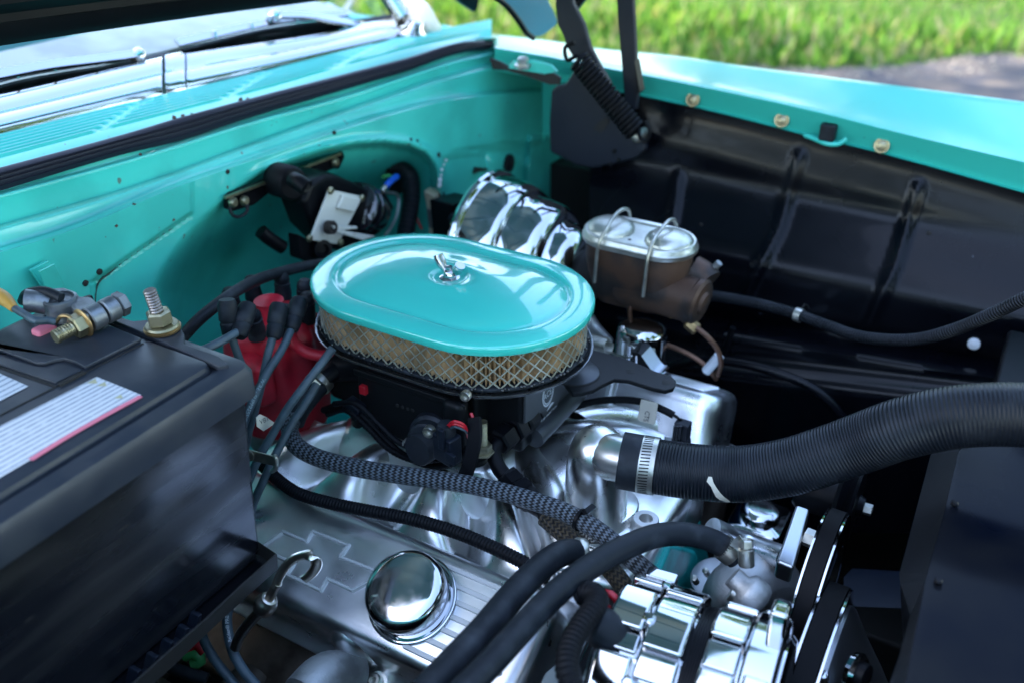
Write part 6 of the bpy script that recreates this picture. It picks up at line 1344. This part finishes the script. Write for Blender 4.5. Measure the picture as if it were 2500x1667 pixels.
MB().prism([P(1034, 466, x=-.275), P(1048, 457, x=-.275), P(1090, 468, x=-.275), P(1092, 485, x=-.275), P(1090, 505, x=-.275), P(1042, 512, x=-.275)], (.020, 0, -.004)).build('housing', M_beige, rl_, bevel=.002)
MB().prism([P(1041, 510, x=-.272), P(1091, 502, x=-.272), P(1093, 552, x=-.272), P(1046, 556, x=-.272)], (.016, 0, -.002)).build('body', mat('grey_relay_body', (.11, .11, .11), rough=.5), rl_, bevel=.001)
MB().prism([P(1046, 554, x=-.273), P(1093, 549, x=-.273), P(1094, 580, x=-.273), P(1049, 590, x=-.273)], (.018, 0, 0)).build('base', M_beige, rl_, bevel=.001)
MB().box(P(1079, 480, x=-.253), (.004, .010, .012)).build('latch_gap', M_dark, rl_)
MB().tube(PP([(1092, 480, X(x=-.27)), (1130, 481, X(x=-.26)), (1180, 482, X(x=-.25)), (1230, 470, X(x=-.24))]), .0020, n=8).build('thin_wire', M_rubber, rl_)

# ---- dipstick
dk = thing('dipstick', 'chrome dipstick with hooked handle between the battery tray and valve cover', 'dipstick', P(578, 1574, d=.83))
MB().tube(PP([(575, 1580, X(d=.835)), (582, 1558, X(d=.83)), (604, 1525, X(d=.82)), (646, 1480, X(d=.80))]), .0048, n=20).build('tube', mat('tube_nickel', (.55, .50, .44), metal=1, rough=.3), dk, smooth=80)
b_ = P(647, 1476, d=.80); axd = (P(664, 1450, d=.792)-b_).normalized()
MB().lathe([(.0055, -.008), (.0085, -.006), (.0098, -.002), (.0098, .003), (.0085, .007), (.0068, .009), (.0068, .0105), (.0052, .0112), (.005, .0095), (0, .0095)], b_, axd, n=32).build('collar', bpy.data.materials['tube_nickel'], dk, smooth=60)
MB().tube(PP([(655, 1464, X(d=.797)), (668, 1440, X(d=.79)), (678, 1422, X(d=.786))]), .0040, n=16).build('shaft', bpy.data.materials['tube_nickel'], dk)
sp_ = PP([(672, 1432, X(d=.787)), (684, 1404, X(d=.783)), (702, 1376, X(d=.778)), (728, 1358, X(d=.776)), (752, 1353, X(d=.778)), (770, 1362, X(d=.784)), (772, 1382, X(d=.792)), (758, 1402, X(d=.797)), (740, 1414, X(d=.798))])
fr = frames(sp_, .003); rings = []; side = cf.cross((sp_[2]-sp_[1]).normalized()).normalized(); L = fr[-1][0]
wdir = (cf*.55+cr*.6-cu*.55).normalized()
for t, p, T, A, B in fr:
    w_ = (wdir-T*wdir.dot(T)).normalized(); n_ = T.cross(w_); ww = .0036+.0014*sst(.0, .45, t/L); th_ = .0016+.0018*(1-sst(0, .4, t/L)); rings.append([p+w_*ww*math.cos(a)+n_*th_*math.sin(a) for a in np.linspace(0, 2*math.pi, 16, endpoint=False)])
MB().loft(rings).build('hook', mat('warm_nickel', (.78, .72, .62), metal=1, rough=.26, rvar=.1), dk, smooth=60)
# ---- lower left: plug wires and hot iron parts
wb, fwb = hosething('ignition_cable', 'dark blue ignition cable printed with white letters below the battery tray', 'cable', PP([(558, 1480, X(d=.86)), (554, 1510, X(d=.855)), (558, 1550, X(d=.85)), (568, 1588, X(d=.845)), (592, 1632, X(d=.84)), (625, 1672, X(d=.835)), (660, 1710, X(d=.83))]), .0046, M_wire, step=.002, group='cables under the battery tray')
s_b = fwb[fr_at(fwb, 562, 1566)][0]
t_ = text_tube('Belden\u00ae PRE', fwb, s_b, .00475, facing(fwb, 12, CAM)-.33, .0044, M_ink, None, flip=True); t_.parent = wb; t_.location = ORG[t_.name]-ORG[wb.name]
wa, _ = hosething('ignition_cable', 'plain ignition cable nearer the battery tray at the bottom edge', 'cable', PP([(490, 1540, X(d=.86)), (500, 1566, X(d=.855)), (522, 1606, X(d=.85)), (552, 1645, X(d=.845)), (590, 1690, X(d=.84))]), .0044, M_wire, group='cables under the battery tray')
wc, _ = hosething('ignition_cable', 'short horizontal grey cable end under the tray lip', 'cable', PP([(400, 1620, X(d=.87)), (450, 1640, X(d=.87)), (505, 1656, X(d=.87))]), .0058, M_rubber, group='cables under the battery tray')
ex = thing('exhaust_manifold', 'heat stained exhaust manifold in the shade below the near valve cover', 'exhaust manifold', (0, -.33, -.42))
MB().tube([V((-.22, -.345, -.36)), V((-.10, -.350, -.355)), V((.05, -.352, -.355)), V((.20, -.345, -.36))], .030, n=20).build('log', M_header, ex, smooth=80)
for x in (-.17, -.06, .05, .16): MB().tube([V((x, -.28, -.335)), V((x, -.325, -.34)), V((x, -.36, -.37))], .023, n=18).build('port', M_header, ex, smooth=80)
MB().tube([P(740, 1700, d=.80), P(790, 1650, d=.82), P(860, 1640, d=.85)], .020, n=20).build('heat_tube', M_cast, ex, smooth=80)
pc = thing('spark_plug_lead_bundle', 'crumpled red and green wires glimpsed under the battery tray', 'wires', P(470, 1590, d=.9))
for m_, q in ((M_redwire, [(455, 1585), (480, 1570), (500, 1590)]), (M_green, [(450, 1600), (472, 1592), (490, 1610), (470, 1622)])): MB().tube([P(a, b, d=.90) for a, b in q], .006, n=10).build('wire', m_, pc)
